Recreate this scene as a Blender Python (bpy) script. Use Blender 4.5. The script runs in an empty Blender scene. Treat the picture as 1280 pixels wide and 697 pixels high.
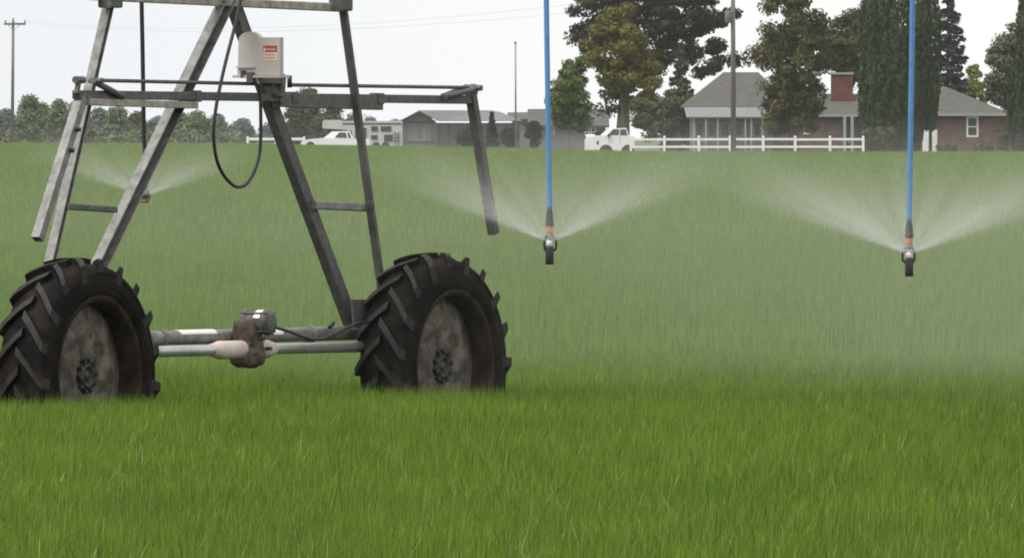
import bpy, math, random
import numpy as np
from mathutils import Vector, Matrix

random.seed(11)
rng = np.random.default_rng(11)
sc = bpy.context.scene
COL = sc.collection
F, CX, HY, CAMH = 19600.0, 640.0, 156.0, 2.30       # focal length (photo px), principal column, horizon row, eye height


def at(px, py, d):
    """world point that stands at distance d behind photo pixel (px, py)"""
    return Vector(((px - CX) / F * d, d, CAMH + (HY - py) / F * d))


# ------------------------------------------------------------------ materials
def nodes_of(name):
    m = bpy.data.materials.new(name)
    m.use_nodes = True
    nt = m.node_tree
    return m, nt, nt.nodes['Principled BSDF'], nt.nodes['Material Output']


def mat(name, c, rough=0.6, metal=0.0, c2=None, scale=6.0, detail=5.0, bump=0.0, stretch=None, spec=0.5,
        lo=0.35, hi=0.65, island=0.0, transl=0.0, bscale=None):
    m, nt, p, out = nodes_of(name)
    N, L = nt.nodes, nt.links
    p.inputs['Roughness'].default_value = rough
    p.inputs['Metallic'].default_value = metal
    p.inputs['Specular IOR Level'].default_value = spec
    tc = N.new('ShaderNodeTexCoord')
    mp = N.new('ShaderNodeMapping')
    if stretch:
        mp.inputs['Scale'].default_value = stretch
    L.new(tc.outputs['Object'], mp.inputs['Vector'])
    nz = N.new('ShaderNodeTexNoise')
    nz.inputs['Scale'].default_value = scale
    nz.inputs['Detail'].default_value = detail
    nz.inputs['Roughness'].default_value = 0.65
    L.new(mp.outputs['Vector'], nz.inputs['Vector'])
    rp = N.new('ShaderNodeValToRGB')
    rp.color_ramp.elements[0].position = lo
    rp.color_ramp.elements[1].position = hi
    rp.color_ramp.elements[0].color = (*c, 1)
    rp.color_ramp.elements[1].color = (*(c2 or c), 1)
    L.new(nz.outputs['Fac'], rp.inputs['Fac'])
    col = rp.outputs['Color']
    if island:
        g = N.new('ShaderNodeNewGeometry')
        mr = N.new('ShaderNodeMapRange')
        mr.inputs['To Min'].default_value = 1 - island
        mr.inputs['To Max'].default_value = 1 + island
        L.new(g.outputs['Random Per Island'], mr.inputs['Value'])
        mx = N.new('ShaderNodeMix')
        mx.data_type = 'RGBA'
        mx.blend_type = 'MULTIPLY'
        mx.inputs['Factor'].default_value = 1
        L.new(col, mx.inputs['A'])
        cb = N.new('ShaderNodeCombineColor')
        for i in range(3):
            L.new(mr.outputs['Result'], cb.inputs[i])
        L.new(cb.outputs['Color'], mx.inputs['B'])
        col = mx.outputs['Result']
    L.new(col, p.inputs['Base Color'])
    if bump:
        b = N.new('ShaderNodeBump')
        b.inputs['Strength'].default_value = bump
        b.inputs['Distance'].default_value = 0.01
        n2 = nz
        if bscale:
            n2 = N.new('ShaderNodeTexNoise')
            n2.inputs['Scale'].default_value = bscale
            n2.inputs['Detail'].default_value = 4
            L.new(mp.outputs['Vector'], n2.inputs['Vector'])
        L.new(n2.outputs['Fac'], b.inputs['Height'])
        L.new(b.outputs['Normal'], p.inputs['Normal'])
    if transl:
        t = N.new('ShaderNodeBsdfTranslucent')
        L.new(col, t.inputs['Color'])
        ms = N.new('ShaderNodeMixShader')
        ms.inputs['Fac'].default_value = transl
        L.new(p.outputs[0], ms.inputs[1])
        L.new(t.outputs[0], ms.inputs[2])
        L.new(ms.outputs[0], out.inputs['Surface'])
    return m


GALV = mat('galvanised_steel', (.105, .105, .10), .5, .2, (.30, .295, .28), 14, 8, .25, None, .4, .3, .72, bscale=60)
GALVD = mat('dark_shaded_steel', (.062, .062, .060), .6, .15, (.15, .148, .14), 18, 8, .25, None, .35, .3, .7, bscale=70)  # darker steel; on two legs its tone paints the shade of their undersides
BEIGEST = mat('scaled_steel', (.24, .21, .175), .7, .05, (.42, .385, .34), 12, 6, .2, None, .3, .35, .62)
SHAFTM = mat('drive_shaft_steel', (.42, .42, .42), .33, .55, (.55, .55, .55), 8, 4, .05)
RUBBER = mat('tyre_rubber', (.007, .0065, .0065),   .8, 0, (.036, .028, .021), 5, 8, .5, None, .08, .4, .75, bscale=45)
WORNR = mat('worn_lug_rubber', (.012, .011, .010), .7, 0, (.032, .029, .026), 14, 6, .4, None, .3, .35, .65, bscale=60)
RIMM = mat('mineral_stained_rim', (.055, .047, .038), .8, .0, (.25, .225, .185), 6, 8, .3, None, .25, .40, .66, bscale=40)
RIMRUSTSHADE = mat('rusty_shaded_rim_barrel', (.010, .007, .005), .9, .0, (.060, .040, .026), 7, 8, .3, None, .2, .35, .7)  # brown rust, darkened further so the recess shade sits in the colour
HUBM = mat('greasy_hub', (.014, .012, .011), .6, .1, (.05, .045, .04), 20, 5)
GEARM = mat('muddy_gearbox', (.045, .036, .028), .7, .05, (.17, .14, .115), 16, 8, .5, None, .3, .3, .7, bscale=50)
MOTORM = mat('motor_paint', (.06, .055, .05), .55, .1, (.14, .13, .12), 20, 6, .2)
COUPM = mat('chalky_coupler', (.50, .40, .35), .6, 0, (.68, .58, .52), 9, 5)
STICK = mat('white_sticker', (.72, .70, .66), .5, 0, (.82, .80, .77), 20, 3)
BOXM = mat('beige_box_paint', (.44, .40, .37), .5, 0, (.50, .46, .43), 4, 4)
REDM = mat('red_decal', (.42, .03, .025), .5)
CREAM = mat('cream_decal', (.72, .60, .50), .5)
PINKTX = mat('faded_red_print', (.55, .20, .14), .5)
WHITETX = mat('white_print', (.8, .78, .76), .5)
BLACKH = mat('black_rubber_hose', (.010, .010, .010), .45, 0, (.018, .018, .018), 20)
BLUEH = mat('blue_hose', (.075, .22, .47), .42, 0, (.10, .26, .52), 12, 3)
BLKPL = mat('black_plastic', (.014, .014, .014), .45)
GRYPL = mat('grey_plastic', (.10, .09, .08), .5, 0, (.2, .18, .16), 40)
ORANGE = mat('orange_plastic', (.62, .19, .06), .4)
WHTPL = mat('white_plastic', (.7, .7, .68), .4)
WHITEP = mat('white_paint', (.78, .78, .77), .5, 0, (.83, .83, .83), 2)
CARW = mat('white_car_paint', (.76, .76, .76), .28, 0, (.80, .80, .80), 1)
GLASSD = mat('dark_window_glass', (.03, .034, .038), .12, 0, (.05, .055, .06), 1.2)
GLASSL = mat('windscreen_glass', (.30, .34, .34), .1, 0, (.42, .46, .46), 1)
RUBBERC = mat('car_tyre', (.02, .02, .02), .8)
TRIM = mat('dark_trim', (.03, .03, .03), .6)
BARK = mat('bark', (.06, .045, .035), .9, 0, (.12, .095, .075), 3, 6, .5, (3, 3, .4))
BARKL = mat('pale_bark', (.16, .14, .12), .9, 0, (.25, .22, .19), 4, 6)
POLEW = mat('weathered_pole_wood', (.115, .10, .088), .9, 0, (.20, .178, .158), 2.5, 6, .4, (4, 4, .15))
POLEG = mat('grey_metal_pole', (.22, .22, .22), .5, .3)
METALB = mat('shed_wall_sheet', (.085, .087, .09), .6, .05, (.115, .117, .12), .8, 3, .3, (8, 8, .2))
METALR = mat('shed_roof_sheet', (.135, .137, .14), .6, .05, (.17, .172, .175), .5, 3)
SHINGLE = mat('grey_shingle', (.070, .070, .061), .95, 0, (.110, .109, .096), 2.2, 7, .5, (1, 1, 3))
PORCHR = mat('pale_metal_roof', (.16, .165, .165), .7, 0, (.215, .22, .22), 1.0, 3, .2, (6, 1, 1))
SIDING = mat('blue_grey_siding', (.15, .158, .168), .7, 0, (.19, .198, .208), .8)
FASCIA = mat('pale_fascia', (.32, .325, .325), .6)


def brick_mat(name, a, b, mortar):
    m, nt, p, out = nodes_of(name)
    N, L = nt.nodes, nt.links
    tc = N.new('ShaderNodeTexCoord')
    mp = N.new('ShaderNodeMapping')
    mp.inputs['Rotation'].default_value = (math.radians(90), 0, 0)
    bt = N.new('ShaderNodeTexBrick')
    bt.inputs['Color1'].default_value = (*a, 1)
    bt.inputs['Color2'].default_value = (*b, 1)
    bt.inputs['Mortar'].default_value = (*mortar, 1)
    bt.inputs['Scale'].default_value = 1.0
    bt.inputs['Brick Width'].default_value = .6
    bt.inputs['Row Height'].default_value = .16
    bt.inputs['Mortar Size'].default_value = .018
    L.new(tc.outputs['Object'], mp.inputs['Vector'])
    L.new(mp.outputs['Vector'], bt.inputs['Vector'])
    nz = N.new('ShaderNodeTexNoise')
    nz.inputs['Scale'].default_value = 1.6
    nz.inputs['Detail'].default_value = 6
    L.new(tc.outputs['Object'], nz.inputs['Vector'])
    mx = N.new('ShaderNodeMix')
    mx.data_type = 'RGBA'
    mx.blend_type = 'MULTIPLY'
    mx.inputs['Factor'].default_value = .7
    L.new(bt.outputs['Color'], mx.inputs['A'])
    rp = N.new('ShaderNodeValToRGB')
    rp.color_ramp.elements[0].position = .3
    rp.color_ramp.elements[0].color = (.55, .55, .58, 1)
    rp.color_ramp.elements[1].position = .7
    rp.color_ramp.elements[1].color = (1.2, 1.15, 1.1, 1)
    L.new(nz.outputs['Fac'], rp.inputs['Fac'])
    L.new(rp.outputs['Color'], mx.inputs['B'])
    L.new(mx.outputs['Result'], p.inputs['Base Color'])
    p.inputs['Roughness'].default_value = .9
    return m


BRICK = brick_mat('brown_brick', (.115, .058, .05), (.16, .085, .07), (.20, .17, .155))
BRICKR = brick_mat('red_chimney_brick', (.13, .036, .030), (.17, .052, .043), (.16, .11, .10))


def leaf_mat(name, a, b, transl=.25):
    return mat(name, a, .75, 0, b, .55, 3, 0, None, .25, .35, .65, .5, transl)


L_PINE = leaf_mat('pine_needles', (.024, .030, .011), (.052, .058, .019))
L_MAPLE = leaf_mat('olive_maple_leaves', (.095, .092, .014), (.185, .165, .028))
L_FRESH = leaf_mat('fresh_green_leaves', (.085, .125, .028), (.145, .195, .048))
L_GREY = leaf_mat('grey_green_leaves', (.080, .088, .042), (.130, .135, .068))
L_OAK = leaf_mat('brownish_green_leaves', (.058, .064, .020), (.130, .122, .040))
L_BACK = leaf_mat('dull_olive_leaves', (.052, .060, .020), (.095, .095, .034))
L_ARB = leaf_mat('arborvitae_leaves', (.027, .044, .015), (.055, .076, .027), .12)
L_BLUE = leaf_mat('blue_spruce_needles', (.040, .055, .048), (.075, .094, .080), .12)
L_SPRUCE = leaf_mat('grey_spruce_needles', (.070, .084, .048), (.120, .134, .080), .12)
L_LIME = leaf_mat('lime_leaves', (.14, .17, .02), (.20, .22, .035))
L_FAR = leaf_mat('hazed_green_leaves', (.11, .145, .07), (.19, .225, .115))  # paled: distance haze put into the leaf colour
L_FARB = leaf_mat('hazed_blue_green_leaves', (.125, .155, .135), (.18, .21, .175))  # pale and bluish, with the haze painted into the leaves
L_RUST = leaf_mat('rusty_green_leaves', (.075, .072, .042), (.115, .105, .06))
L_DARKSH = leaf_mat('dark_shrub_leaves', (.02, .028, .016), (.035, .045, .025))


# ------------------------------------------------------------------ mesh helper
class MB:
    def __init__(s):
        s.v, s.f, s.sm = [], [], []

    def add(s, vs, fs, smooth=False):
        o = len(s.v)
        s.v += [tuple(v) for v in vs]
        s.f += [tuple(i + o for i in f) for f in fs]
        s.sm += [smooth] * len(fs) if isinstance(smooth, bool) else list(smooth)
        return s

    def hexa(s, c):
        """8 corners: bottom loop then top loop"""
        return s.add(c, [(3, 2, 1, 0), (4, 5, 6, 7), (0, 1, 5, 4), (1, 2, 6, 5), (2, 3, 7, 6), (3, 0, 4, 7)])

    def box(s, x0, x1, y0, y1, z0, z1):
        return s.hexa([(x0, y0, z0), (x1, y0, z0), (x1, y1, z0), (x0, y1, z0),
                       (x0, y0, z1), (x1, y0, z1), (x1, y1, z1), (x0, y1, z1)])

    def bar(s, a, b, w, h, ref, ch=0.0):
        """square bar from a to b; w is its size along ref (made square to the axis), h the other way; ch = chamfer"""
        a, b, ref = Vector(a), Vector(b), Vector(ref)
        t = (b - a).normalized()
        u = (ref - t * ref.dot(t)).normalized()
        n = t.cross(u)
        if ch <= 0:
            ring = [(-.5 * w, -.5 * h), (.5 * w, -.5 * h), (.5 * w, .5 * h), (-.5 * w, .5 * h)]
        else:
            W, H = w / 2, h / 2
            ring = [(-W + ch, -H), (W - ch, -H), (W, -H + ch), (W, H - ch), (W - ch, H), (-W + ch, H), (-W, H - ch), (-W, -H + ch)]
        k = len(ring)
        vs = [a + u * x + n * y for x, y in ring] + [b + u * x + n * y for x, y in ring]
        fs = [(i, (i + 1) % k, (i + 1) % k + k, i + k) for i in range(k)] + [tuple(range(k))[::-1], tuple(range(k, 2 * k))]
        return s.add(vs, fs)

    def tube(s, pts, r, n=12, caps=True):
        pts = [Vector(p) for p in pts]
        rs = r if isinstance(r, (list, tuple)) else [r] * len(pts)
        vs, fs, sm = [], [], []
        u = None
        for i, p in enumerate(pts):
            t = (pts[min(i + 1, len(pts) - 1)] - pts[max(i - 1, 0)]).normalized()
            if u is None:
                u = t.orthogonal().normalized()
            else:
                u = (u - t * u.dot(t)).normalized()
            w = t.cross(u)
            for k in range(n):
                a = 2 * math.pi * k / n
                vs.append(p + (u * math.cos(a) + w * math.sin(a)) * rs[i])
        for i in range(len(pts) - 1):
            for k in range(n):
                fs.append((i * n + k, i * n + (k + 1) % n, (i + 1) * n + (k + 1) % n, (i + 1) * n + k))
                sm.append(True)
        if caps:
            fs += [tuple(range(n))[::-1], tuple(range((len(pts) - 1) * n, len(pts) * n))]
            sm += [False, False]
        return s.add(vs, fs, sm)

    def lathe(s, prof, o, axis, n=48, close=False, smooth=True):
        """prof: (radius, along-axis) rows"""
        o, ax = Vector(o), Vector(axis).normalized()
        u = ax.orthogonal().normalized()
        w = ax.cross(u)
        vs = [o + ax * h + (u * math.cos(2 * math.pi * k / n) + w * math.sin(2 * math.pi * k / n)) * r
              for r, h in prof for k in range(n)]
        m = len(prof)
        fs = []
        for i in range(m if close else m - 1):
            j = (i + 1) % m
            for k in range(n):
                fs.append((i * n + k, i * n + (k + 1) % n, j * n + (k + 1) % n, j * n + k))
        return s.add(vs, fs, smooth)

    def prism(s, poly, off):
        """closed polygon of points pushed along off"""
        off = Vector(off)
        k = len(poly)
        vs = [Vector(p) for p in poly] + [Vector(p) + off for p in poly]
        fs = [tuple(range(k))[::-1], tuple(range(k, 2 * k))] + [(i, (i + 1) % k, (i + 1) % k + k, i + k) for i in range(k)]
        return s.add(vs, fs)

    def build(s, name, material, parent=None, loc=None):
        o_ = Vector(loc) if loc is not None else (Vector(parent['_base']) if parent is not None else Vector((0, 0, 0)))
        me = bpy.data.meshes.new(name)
        me.from_pydata([(v[0] - o_[0], v[1] - o_[1], v[2] - o_[2]) for v in s.v], [], s.f)
        me.polygons.foreach_set('use_smooth', s.sm)
        mats = material if isinstance(material, list) else [material]
        for m in mats:
            me.materials.append(m)
        me.update()
        o = bpy.data.objects.new(name, me)
        COL.objects.link(o)
        if parent is not None:
            o.parent = parent
            o['_base'] = tuple(o_)
        else:
            o.location = o_
            o['_base'] = tuple(o_)
        return o


def tag(o, label=None, cat=None, group=None, kind=None):
    for k, v in (('label', label), ('category', cat), ('group', group), ('kind', kind)):
        if v:
            o[k] = v
    return o


def thing(name, label, cat, base, group=None):
    o = bpy.data.objects.new(name, None)
    o.empty_display_size = .2
    COL.objects.link(o)
    o.location = base
    o['_base'] = tuple(base)
    return tag(o, label, cat, group)


def copy_tree(o, parent=None):
    c = o.copy()
    COL.objects.link(c)
    if parent is not None:
        c.parent = parent
    for ch in [x for x in bpy.data.objects if x.parent == o]:
        copy_tree(ch, c)
    return c


# ------------------------------------------------------------------ camera, light, sky, air
cam = bpy.data.cameras.new('camera')
cam.sensor_width = 36
cam.lens = 36 * F / 1280
cam.shift_y = -(348.5 - HY) / 1280
cam.clip_start, cam.clip_end = 1, 12000
co = bpy.data.objects.new('camera', cam)
COL.objects.link(co)
co.location = (0, 0, CAMH)
co.rotation_euler = (math.radians(90), 0, 0)
sc.camera = co

SUN_EL, SUN_AZ = math.radians(57), math.radians(238)     # azimuth clockwise from +Y: behind the camera, to its left
world = bpy.data.worlds.new('World')
sc.world = world
world.use_nodes = True
wt = world.node_tree
wt.nodes.clear()
sky = wt.nodes.new('ShaderNodeTexSky')
sky.sky_type = 'NISHITA'
sky.sun_disc = False
sky.sun_elevation = SUN_EL
sky.sun_rotation = SUN_AZ
sky.air_density, sky.dust_density, sky.ozone_density = 1.0, 4.0, 1.0
b1 = wt.nodes.new('ShaderNodeBackground')
b1.inputs['Strength'].default_value = .08
wt.links.new(sky.outputs['Color'], b1.inputs['Color'])
# the overcast layer: pale cloud with soft broad variation, whiter to the right
tc = wt.nodes.new('ShaderNodeTexCoord')
nz = wt.nodes.new('ShaderNodeTexNoise')
nz.inputs['Scale'].default_value = 9
nz.inputs['Detail'].default_value = 4
wt.links.new(tc.outputs['Generated'], nz.inputs['Vector'])
sx = wt.nodes.new('ShaderNodeSeparateXYZ')
wt.links.new(tc.outputs['Generated'], sx.inputs[0])
mr = wt.nodes.new('ShaderNodeMapRange')
mr.inputs['From Min'].default_value, mr.inputs['From Max'].default_value = -.035, .03
wt.links.new(sx.outputs['X'], mr.inputs['Value'])
ad = wt.nodes.new('ShaderNodeMath')
ad.operation = 'MULTIPLY_ADD'
ad.inputs[1].default_value = .5
wt.links.new(nz.outputs['Fac'], ad.inputs[0])
m2 = wt.nodes.new('ShaderNodeMath')
m2.operation = 'MULTIPLY_ADD'
m2.inputs[1].default_value, m2.inputs[2].default_value = .75, -.1
wt.links.new(mr.outputs['Result'], m2.inputs[0])
wt.links.new(m2.outputs[0], ad.inputs[2])
cr = wt.nodes.new('ShaderNodeValToRGB')
cr.color_ramp.elements[0].color = (.66, .69, .72, 1)
cr.color_ramp.elements[1].color = (.82, .81, .80, 1)
cr.color_ramp.elements[0].position = 0
wt.links.new(ad.outputs[0], cr.inputs['Fac'])
b2 = wt.nodes.new('ShaderNodeBackground')
b2.inputs['Strength'].default_value = 1.0
wt.links.new(cr.outputs['Color'], b2.inputs['Color'])
ms = wt.nodes.new('ShaderNodeMixShader')
ms.inputs['Fac'].default_value = .86
wo = wt.nodes.new('ShaderNodeOutputWorld')
wt.links.new(b1.outputs[0], ms.inputs[1])
wt.links.new(b2.outputs[0], ms.inputs[2])
wt.links.new(ms.outputs[0], wo.inputs['Surface'])

sd = bpy.data.lights.new('sun', 'SUN')
sd.energy = 2.0
sd.angle = math.radians(35)
sd.color = (1, .96, .9)
so = bpy.data.objects.new('sun', sd)
COL.objects.link(so)
sv = Vector((math.sin(SUN_AZ) * math.cos(SUN_EL), math.cos(SUN_AZ) * math.cos(SUN_EL), math.sin(SUN_EL)))
so.rotation_euler = sv.to_track_quat('Z', 'Y').to_euler()
so.location = (-30, 0, 60)

sc.view_settings.view_transform = 'Standard'
sc.view_settings.look = 'None'
sc.view_settings.gamma = 1
sc.view_settings.exposure = 0.58
sc.cycles.max_bounces = 5
sc.cycles.diffuse_bounces = 3
sc.cycles.glossy_bounces = 2
sc.cycles.transmission_bounces = 2
sc.cycles.transparent_max_bounces = 8
sc.cycles.volume_bounces = 1
sc.cycles.use_denoising = True
sc.cycles.filter_width = 1.9


def vol_mat(name, density, color=(.97, .985, 1)):
    m = bpy.data.materials.new(name)
    m.use_nodes = True
    nt = m.node_tree
    nt.nodes.clear()
    pv = nt.nodes.new('ShaderNodeVolumePrincipled')
    pv.inputs['Color'].default_value = (*color, 1)
    pv.inputs['Density'].default_value = density
    pv.inputs['Anisotropy'].default_value = 0.0
    out = nt.nodes.new('ShaderNodeOutputMaterial')
    nt.links.new(pv.outputs[0], out.inputs['Volume'])
    return m, nt, pv


hm, _, _ = vol_mat('haze_air', .000034, (1, 1, 1))
hz = MB().box(-2650, 2650, -60, 2700, -1.2, 34).build('haze', hm)
tag(hz, kind='stuff')

# ------------------------------------------------------------------ ground and crop
GROUND = mat('field_soil', (.045, .060, .018), .95, 0, (.075, .09, .028), .8, 6)
g = MB()
g.add([(-2600, -50, 0), (2600, -50, 0), (2600, 2650, 0), (-2600, 2650, 0)], [(0, 1, 2, 3)])
tag(g.build('ground', GROUND), kind='structure')
LAWN = mat('yard_lawn', (.07, .10, .03), .95, 0, (.10, .13, .045), .3, 6)
g = MB()
g.add([(-55, 1640, .004), (-18, 1440, .004), (0, 1120, .004), (120, 1090, .004), (260, 2300, .004), (-60, 2300, .004)], [(0, 1, 2, 3, 4, 5)])
tag(g.build('yard', LAWN), kind='structure')


def edge_of_field(x_over_d):
    """distance at which the crop ends, for a bearing (px from the middle column / F)"""
    px = CX + x_over_d * F
    return np.interp(px, [-400, 0, 290, 400, 520, 720, 790, 1300, 1600], [1580, 1560, 1530, 1400, 1330, 1150, 1075, 1060, 1060])


def lowfreq(x, y):
    return (np.sin(x * .9 + y * .21 + 1.3) * .5 + np.sin(x * .37 - y * .083 + .4) * .6 + np.sin(x * 2.3 + y * .47) * .3
            + np.sin(y * .31 + x * .11) * .5)


V, FC = [], []
nv = 0
SEG = [(62, 120, 2000, .0056, 1.0, 2), (120, 250, 210, .0095, 1.0, 1), (250, 520, 50, .016, 1.0, 1), (520, 1600, 9.0, .030, 1.0, 1)]
tri_all = []
for d0, d1, dens, wid, _, nseg in SEG:
    half = .0340 * 1.12
    n = int(dens * half * (d1 * d1 - d0 * d0))
    y = np.sqrt(rng.random(n) * (d1 * d1 - d0 * d0) + d0 * d0)
    a = (rng.random(n) * 2 - 1) * half
    x = a * y
    keep = y < edge_of_field(a) + rng.normal(0, 2.5, n)
    x, y = x[keep], y[keep]
    # sown in rows: tillers bunch together, so pull part of them to tussock centres
    n = len(x)
    cell = .11 if d1 < 300 else .4
    hx = np.sin(np.floor(x / cell) * 12.9898 + np.floor(y / cell) * 78.233) * 43758.5453
    hx = hx - np.floor(hx)
    h = .565 + .020 * lowfreq(x, y) + .045 * (hx - .5) + rng.normal(0, .027, n)
    h = np.clip(h, .36, .72)
    tall = rng.random(n) < .025
    h = np.where(tall, h + .025, h)
    w = wid * (0.65 + .8 * rng.random(n))
    ang = rng.random(n) * math.pi * 2
    bent = rng.random(n) < .10
    lean = np.abs(rng.normal(0, .026, n)) + .005 + np.where(bent, .025 + .04 * rng.random(n), 0)
    la = rng.random(n) * 2 * math.pi
    lx, ly = np.cos(la) * lean + .012, np.sin(la) * lean
    hm = np.where(bent, h * .86, h * .72)
    wx, wy = np.cos(ang) * w / 2, np.sin(ang) * w / 2 * .6
    if nseg == 2:
        vs = np.empty((n, 5, 3), np.float32)
        vs[:, 0] = np.stack([x - wx, y - wy, np.zeros(n)], 1)
        vs[:, 1] = np.stack([x + wx, y + wy, np.zeros(n)], 1)
        vs[:, 2] = np.stack([x - wx * .85 + lx * .35, y - wy * .85 + ly * .35, hm], 1)
        vs[:, 3] = np.stack([x + wx * .85 + lx * .35, y + wy * .85 + ly * .35, hm], 1)
        vs[:, 4] = np.stack([x + lx * 1.15, y + ly * 1.15, h], 1)
        tr = np.array([[0, 1, 3], [0, 3, 2], [2, 3, 4]])
    else:
        vs = np.empty((n, 3, 3), np.float32)
        vs[:, 0] = np.stack([x - wx * 1.2, y - wy, np.full(n, .05)], 1)
        vs[:, 1] = np.stack([x + wx * 1.2, y + wy, np.full(n, .05)], 1)
        vs[:, 2] = np.stack([x + lx, y + ly, h * 1.03], 1)
        tr = np.array([[0, 1, 2]])
    k = vs.shape[1]
    V.append(vs.reshape(-1, 3))
    tri_all.append((np.arange(n)[:, None, None] * k + tr[None] + nv).reshape(-1, 3))
    nv += n * k
V = np.concatenate(V)
T = np.concatenate(tri_all)
me = bpy.data.meshes.new('wheat')
me.vertices.add(len(V))
me.vertices.foreach_set('co', V.ravel())
me.loops.add(T.size)
me.loops.foreach_set('vertex_index', T.ravel().astype(np.int32))
me.polygons.add(len(T))
me.polygons.foreach_set('loop_start', np.arange(0, T.size, 3, dtype=np.int32))
me.polygons.foreach_set('use_smooth', np.ones(len(T), bool))
me.update(calc_edges=True)

# blade material: per-blade tint with dark blades painting the shaded gaps, broad patches, a few dry pale blades
wm, nt, p, out = nodes_of('wheat_blades')
N, L = nt.nodes, nt.links
geo = N.new('ShaderNodeNewGeometry')
tcn = N.new('ShaderNodeTexCoord')
mpn = N.new('ShaderNodeMapping')
mpn.inputs['Scale'].default_value = (.5, .16, .0)
L.new(tcn.outputs['Object'], mpn.inputs['Vector'])
n1 = N.new('ShaderNodeTexNoise')
n1.inputs['Scale'].default_value = 1.0
n1.inputs['Detail'].default_value = 3
L.new(mpn.outputs['Vector'], n1.inputs['Vector'])
r1 = N.new('ShaderNodeValToRGB')
e = r1.color_ramp.elements
e[0].position, e[0].color = 0.0, (.036, .078, .004, 1)
e[1].position, e[1].color = 1.0, (.33, .42, .08, 1)
x_ = r1.color_ramp.elements.new(.5)
x_.color = (.150, .252, .012, 1)
x_ = r1.color_ramp.elements.new(.94)
x_.color = (.235, .345, .026, 1)
x_ = r1.color_ramp.elements.new(.97)
x_.color = (.34, .37, .13, 1)
L.new(geo.outputs['Random Per Island'], r1.inputs['Fac'])
r2 = N.new('ShaderNodeValToRGB')
r2.color_ramp.elements[0].position, r2.color_ramp.elements[0].color = .33, (.66, .78, .78, 1)
r2.color_ramp.elements[1].position, r2.color_ramp.elements[1].color = .67, (1.16, 1.1, 1.0, 1)
n3 = N.new('ShaderNodeTexNoise')
n3.inputs['Scale'].default_value = 7.0
n3.inputs['Detail'].default_value = 2
L.new(mpn.outputs['Vector'], n3.inputs['Vector'])
av = N.new('ShaderNodeMath')
av.operation = 'MULTIPLY_ADD'
av.inputs[1].default_value = .55
sb_ = N.new('ShaderNodeMath')
sb_.operation = 'MULTIPLY'
sb_.inputs[1].default_value = .45
L.new(n1.outputs['Fac'], sb_.inputs[0])
L.new(n3.outputs['Fac'], av.inputs[0])
L.new(sb_.outputs[0], av.inputs[2])
L.new(av.outputs[0], r2.inputs['Fac'])
mx = N.new('ShaderNodeMix')
mx.data_type, mx.blend_type = 'RGBA', 'MULTIPLY'
mx.inputs['Factor'].default_value = 1
L.new(r1.outputs['Color'], mx.inputs['A'])
L.new(r2.outputs['Color'], mx.inputs['B'])
L.new(mx.outputs['Result'], p.inputs['Base Color'])
p.inputs['Roughness'].default_value = .42
p.inputs['Specular IOR Level'].default_value = .5
tr = N.new('ShaderNodeBsdfTranslucent')
L.new(mx.outputs['Result'], tr.inputs['Color'])
msn = N.new('ShaderNodeMixShader')
msn.inputs['Fac'].default_value = .35
L.new(p.outputs[0], msn.inputs[1])
L.new(tr.outputs[0], msn.inputs[2])
L.new(msn.outputs[0], out.inputs['Surface'])
me.materials.append(wm)
wheat = bpy.data.objects.new('wheat', me)
COL.objects.link(wheat)
tag(wheat, kind='stuff')

# ------------------------------------------------------------------ irrigation tower
# tower frame: S runs along the base beam (left wheel to right wheel, away from the camera), P runs along the water pipe
# (towards the camera, to the right); the tower stands 102 m away, its middle behind photo column 280
TX, TY = (280 - CX) / F * 102, 102.0
SV, PV = Vector((.5, .8660254, 0)), Vector((.8660254, -.5, 0))
ZV = Vector((0, 0, 1))


def tw(s, p, z):
    return Vector((TX, TY, 0)) + SV * s + PV * p + ZV * z


def fp(px, py, p=0.0):
    """point of the tower plane at offset p along the pipe that shows at photo pixel (px, py)"""
    a = (px - CX) / F
    s = (a * (TY - .5 * p) - TX - .8660254 * p) / (.5 - .8660254 * a)
    d = TY + .8660254 * s - .5 * p
    return tw(s, p, CAMH + (HY - py) / F * d)


tower = thing('irrigation_tower', 'galvanised steel tower of a wheeled crop irrigator on two tall black tyres',
              'irrigation tower', tw(0, 0, 0))


def strut(name, a, b, wp, ws, m, p=0.0, ch=.006):
    return MB().bar(fp(*a, p), fp(*b, p), wp, ws, PV, ch).build(name, m, tower)


def channel(name, a, b, wp, ws, m, p=0.0, t=.009):
    """rolled channel, its open side along the pipe"""
    A, B = fp(*a, p), fp(*b, p)
    ax = (B - A).normalized()
    u = (PV - ax * PV.dot(ax)).normalized()
    n = ax.cross(u)
    ring = [(-wp / 2, -ws / 2), (wp / 2, -ws / 2), (wp / 2, -ws / 2 + t), (-wp / 2 + t, -ws / 2 + t), (-wp / 2 + t, ws / 2 - t), (wp / 2, ws / 2 - t), (wp / 2, ws / 2), (-wp / 2, ws / 2)]
    return MB().prism([A + u * x + n * y for x, y in ring], B - A).build(name, m, tower)


# four legs; the outer pair runs on up to the water pipe
channel('leg', (191, -236), (43, 413), .062, .045, GALV)
strut('leg', (395, -236), (484, 413), .052, .042, GALVD)  # underside shade put into the darker steel colour
channel('leg', (291, -14), (82, 418), .070, .095, GALV)
strut('leg', (285, -12), (441, 410), .068, .100, GALVD, -.085)  # shade below the leaning leg painted by the darker steel
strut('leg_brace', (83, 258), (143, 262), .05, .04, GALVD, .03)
strut('leg_brace', (391, 256), (458, 259.5), .06, .052, GALV, -.04)
strut('cross_beam', (112, -5), (428, 10), .05, .055, BEIGEST, -.005)
g = MB()
g.prism([fp(438, 374, .02), fp(480, 375, .02), fp(488, 408, .02), fp(441, 410, .02)][::-1], PV * .012)
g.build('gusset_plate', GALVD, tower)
g = MB()
g.prism([fp(50, 376, -.09), fp(98, 374, -.09), fp(86, 414, -.09), fp(38, 414, -.09)], PV * .012)
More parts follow.
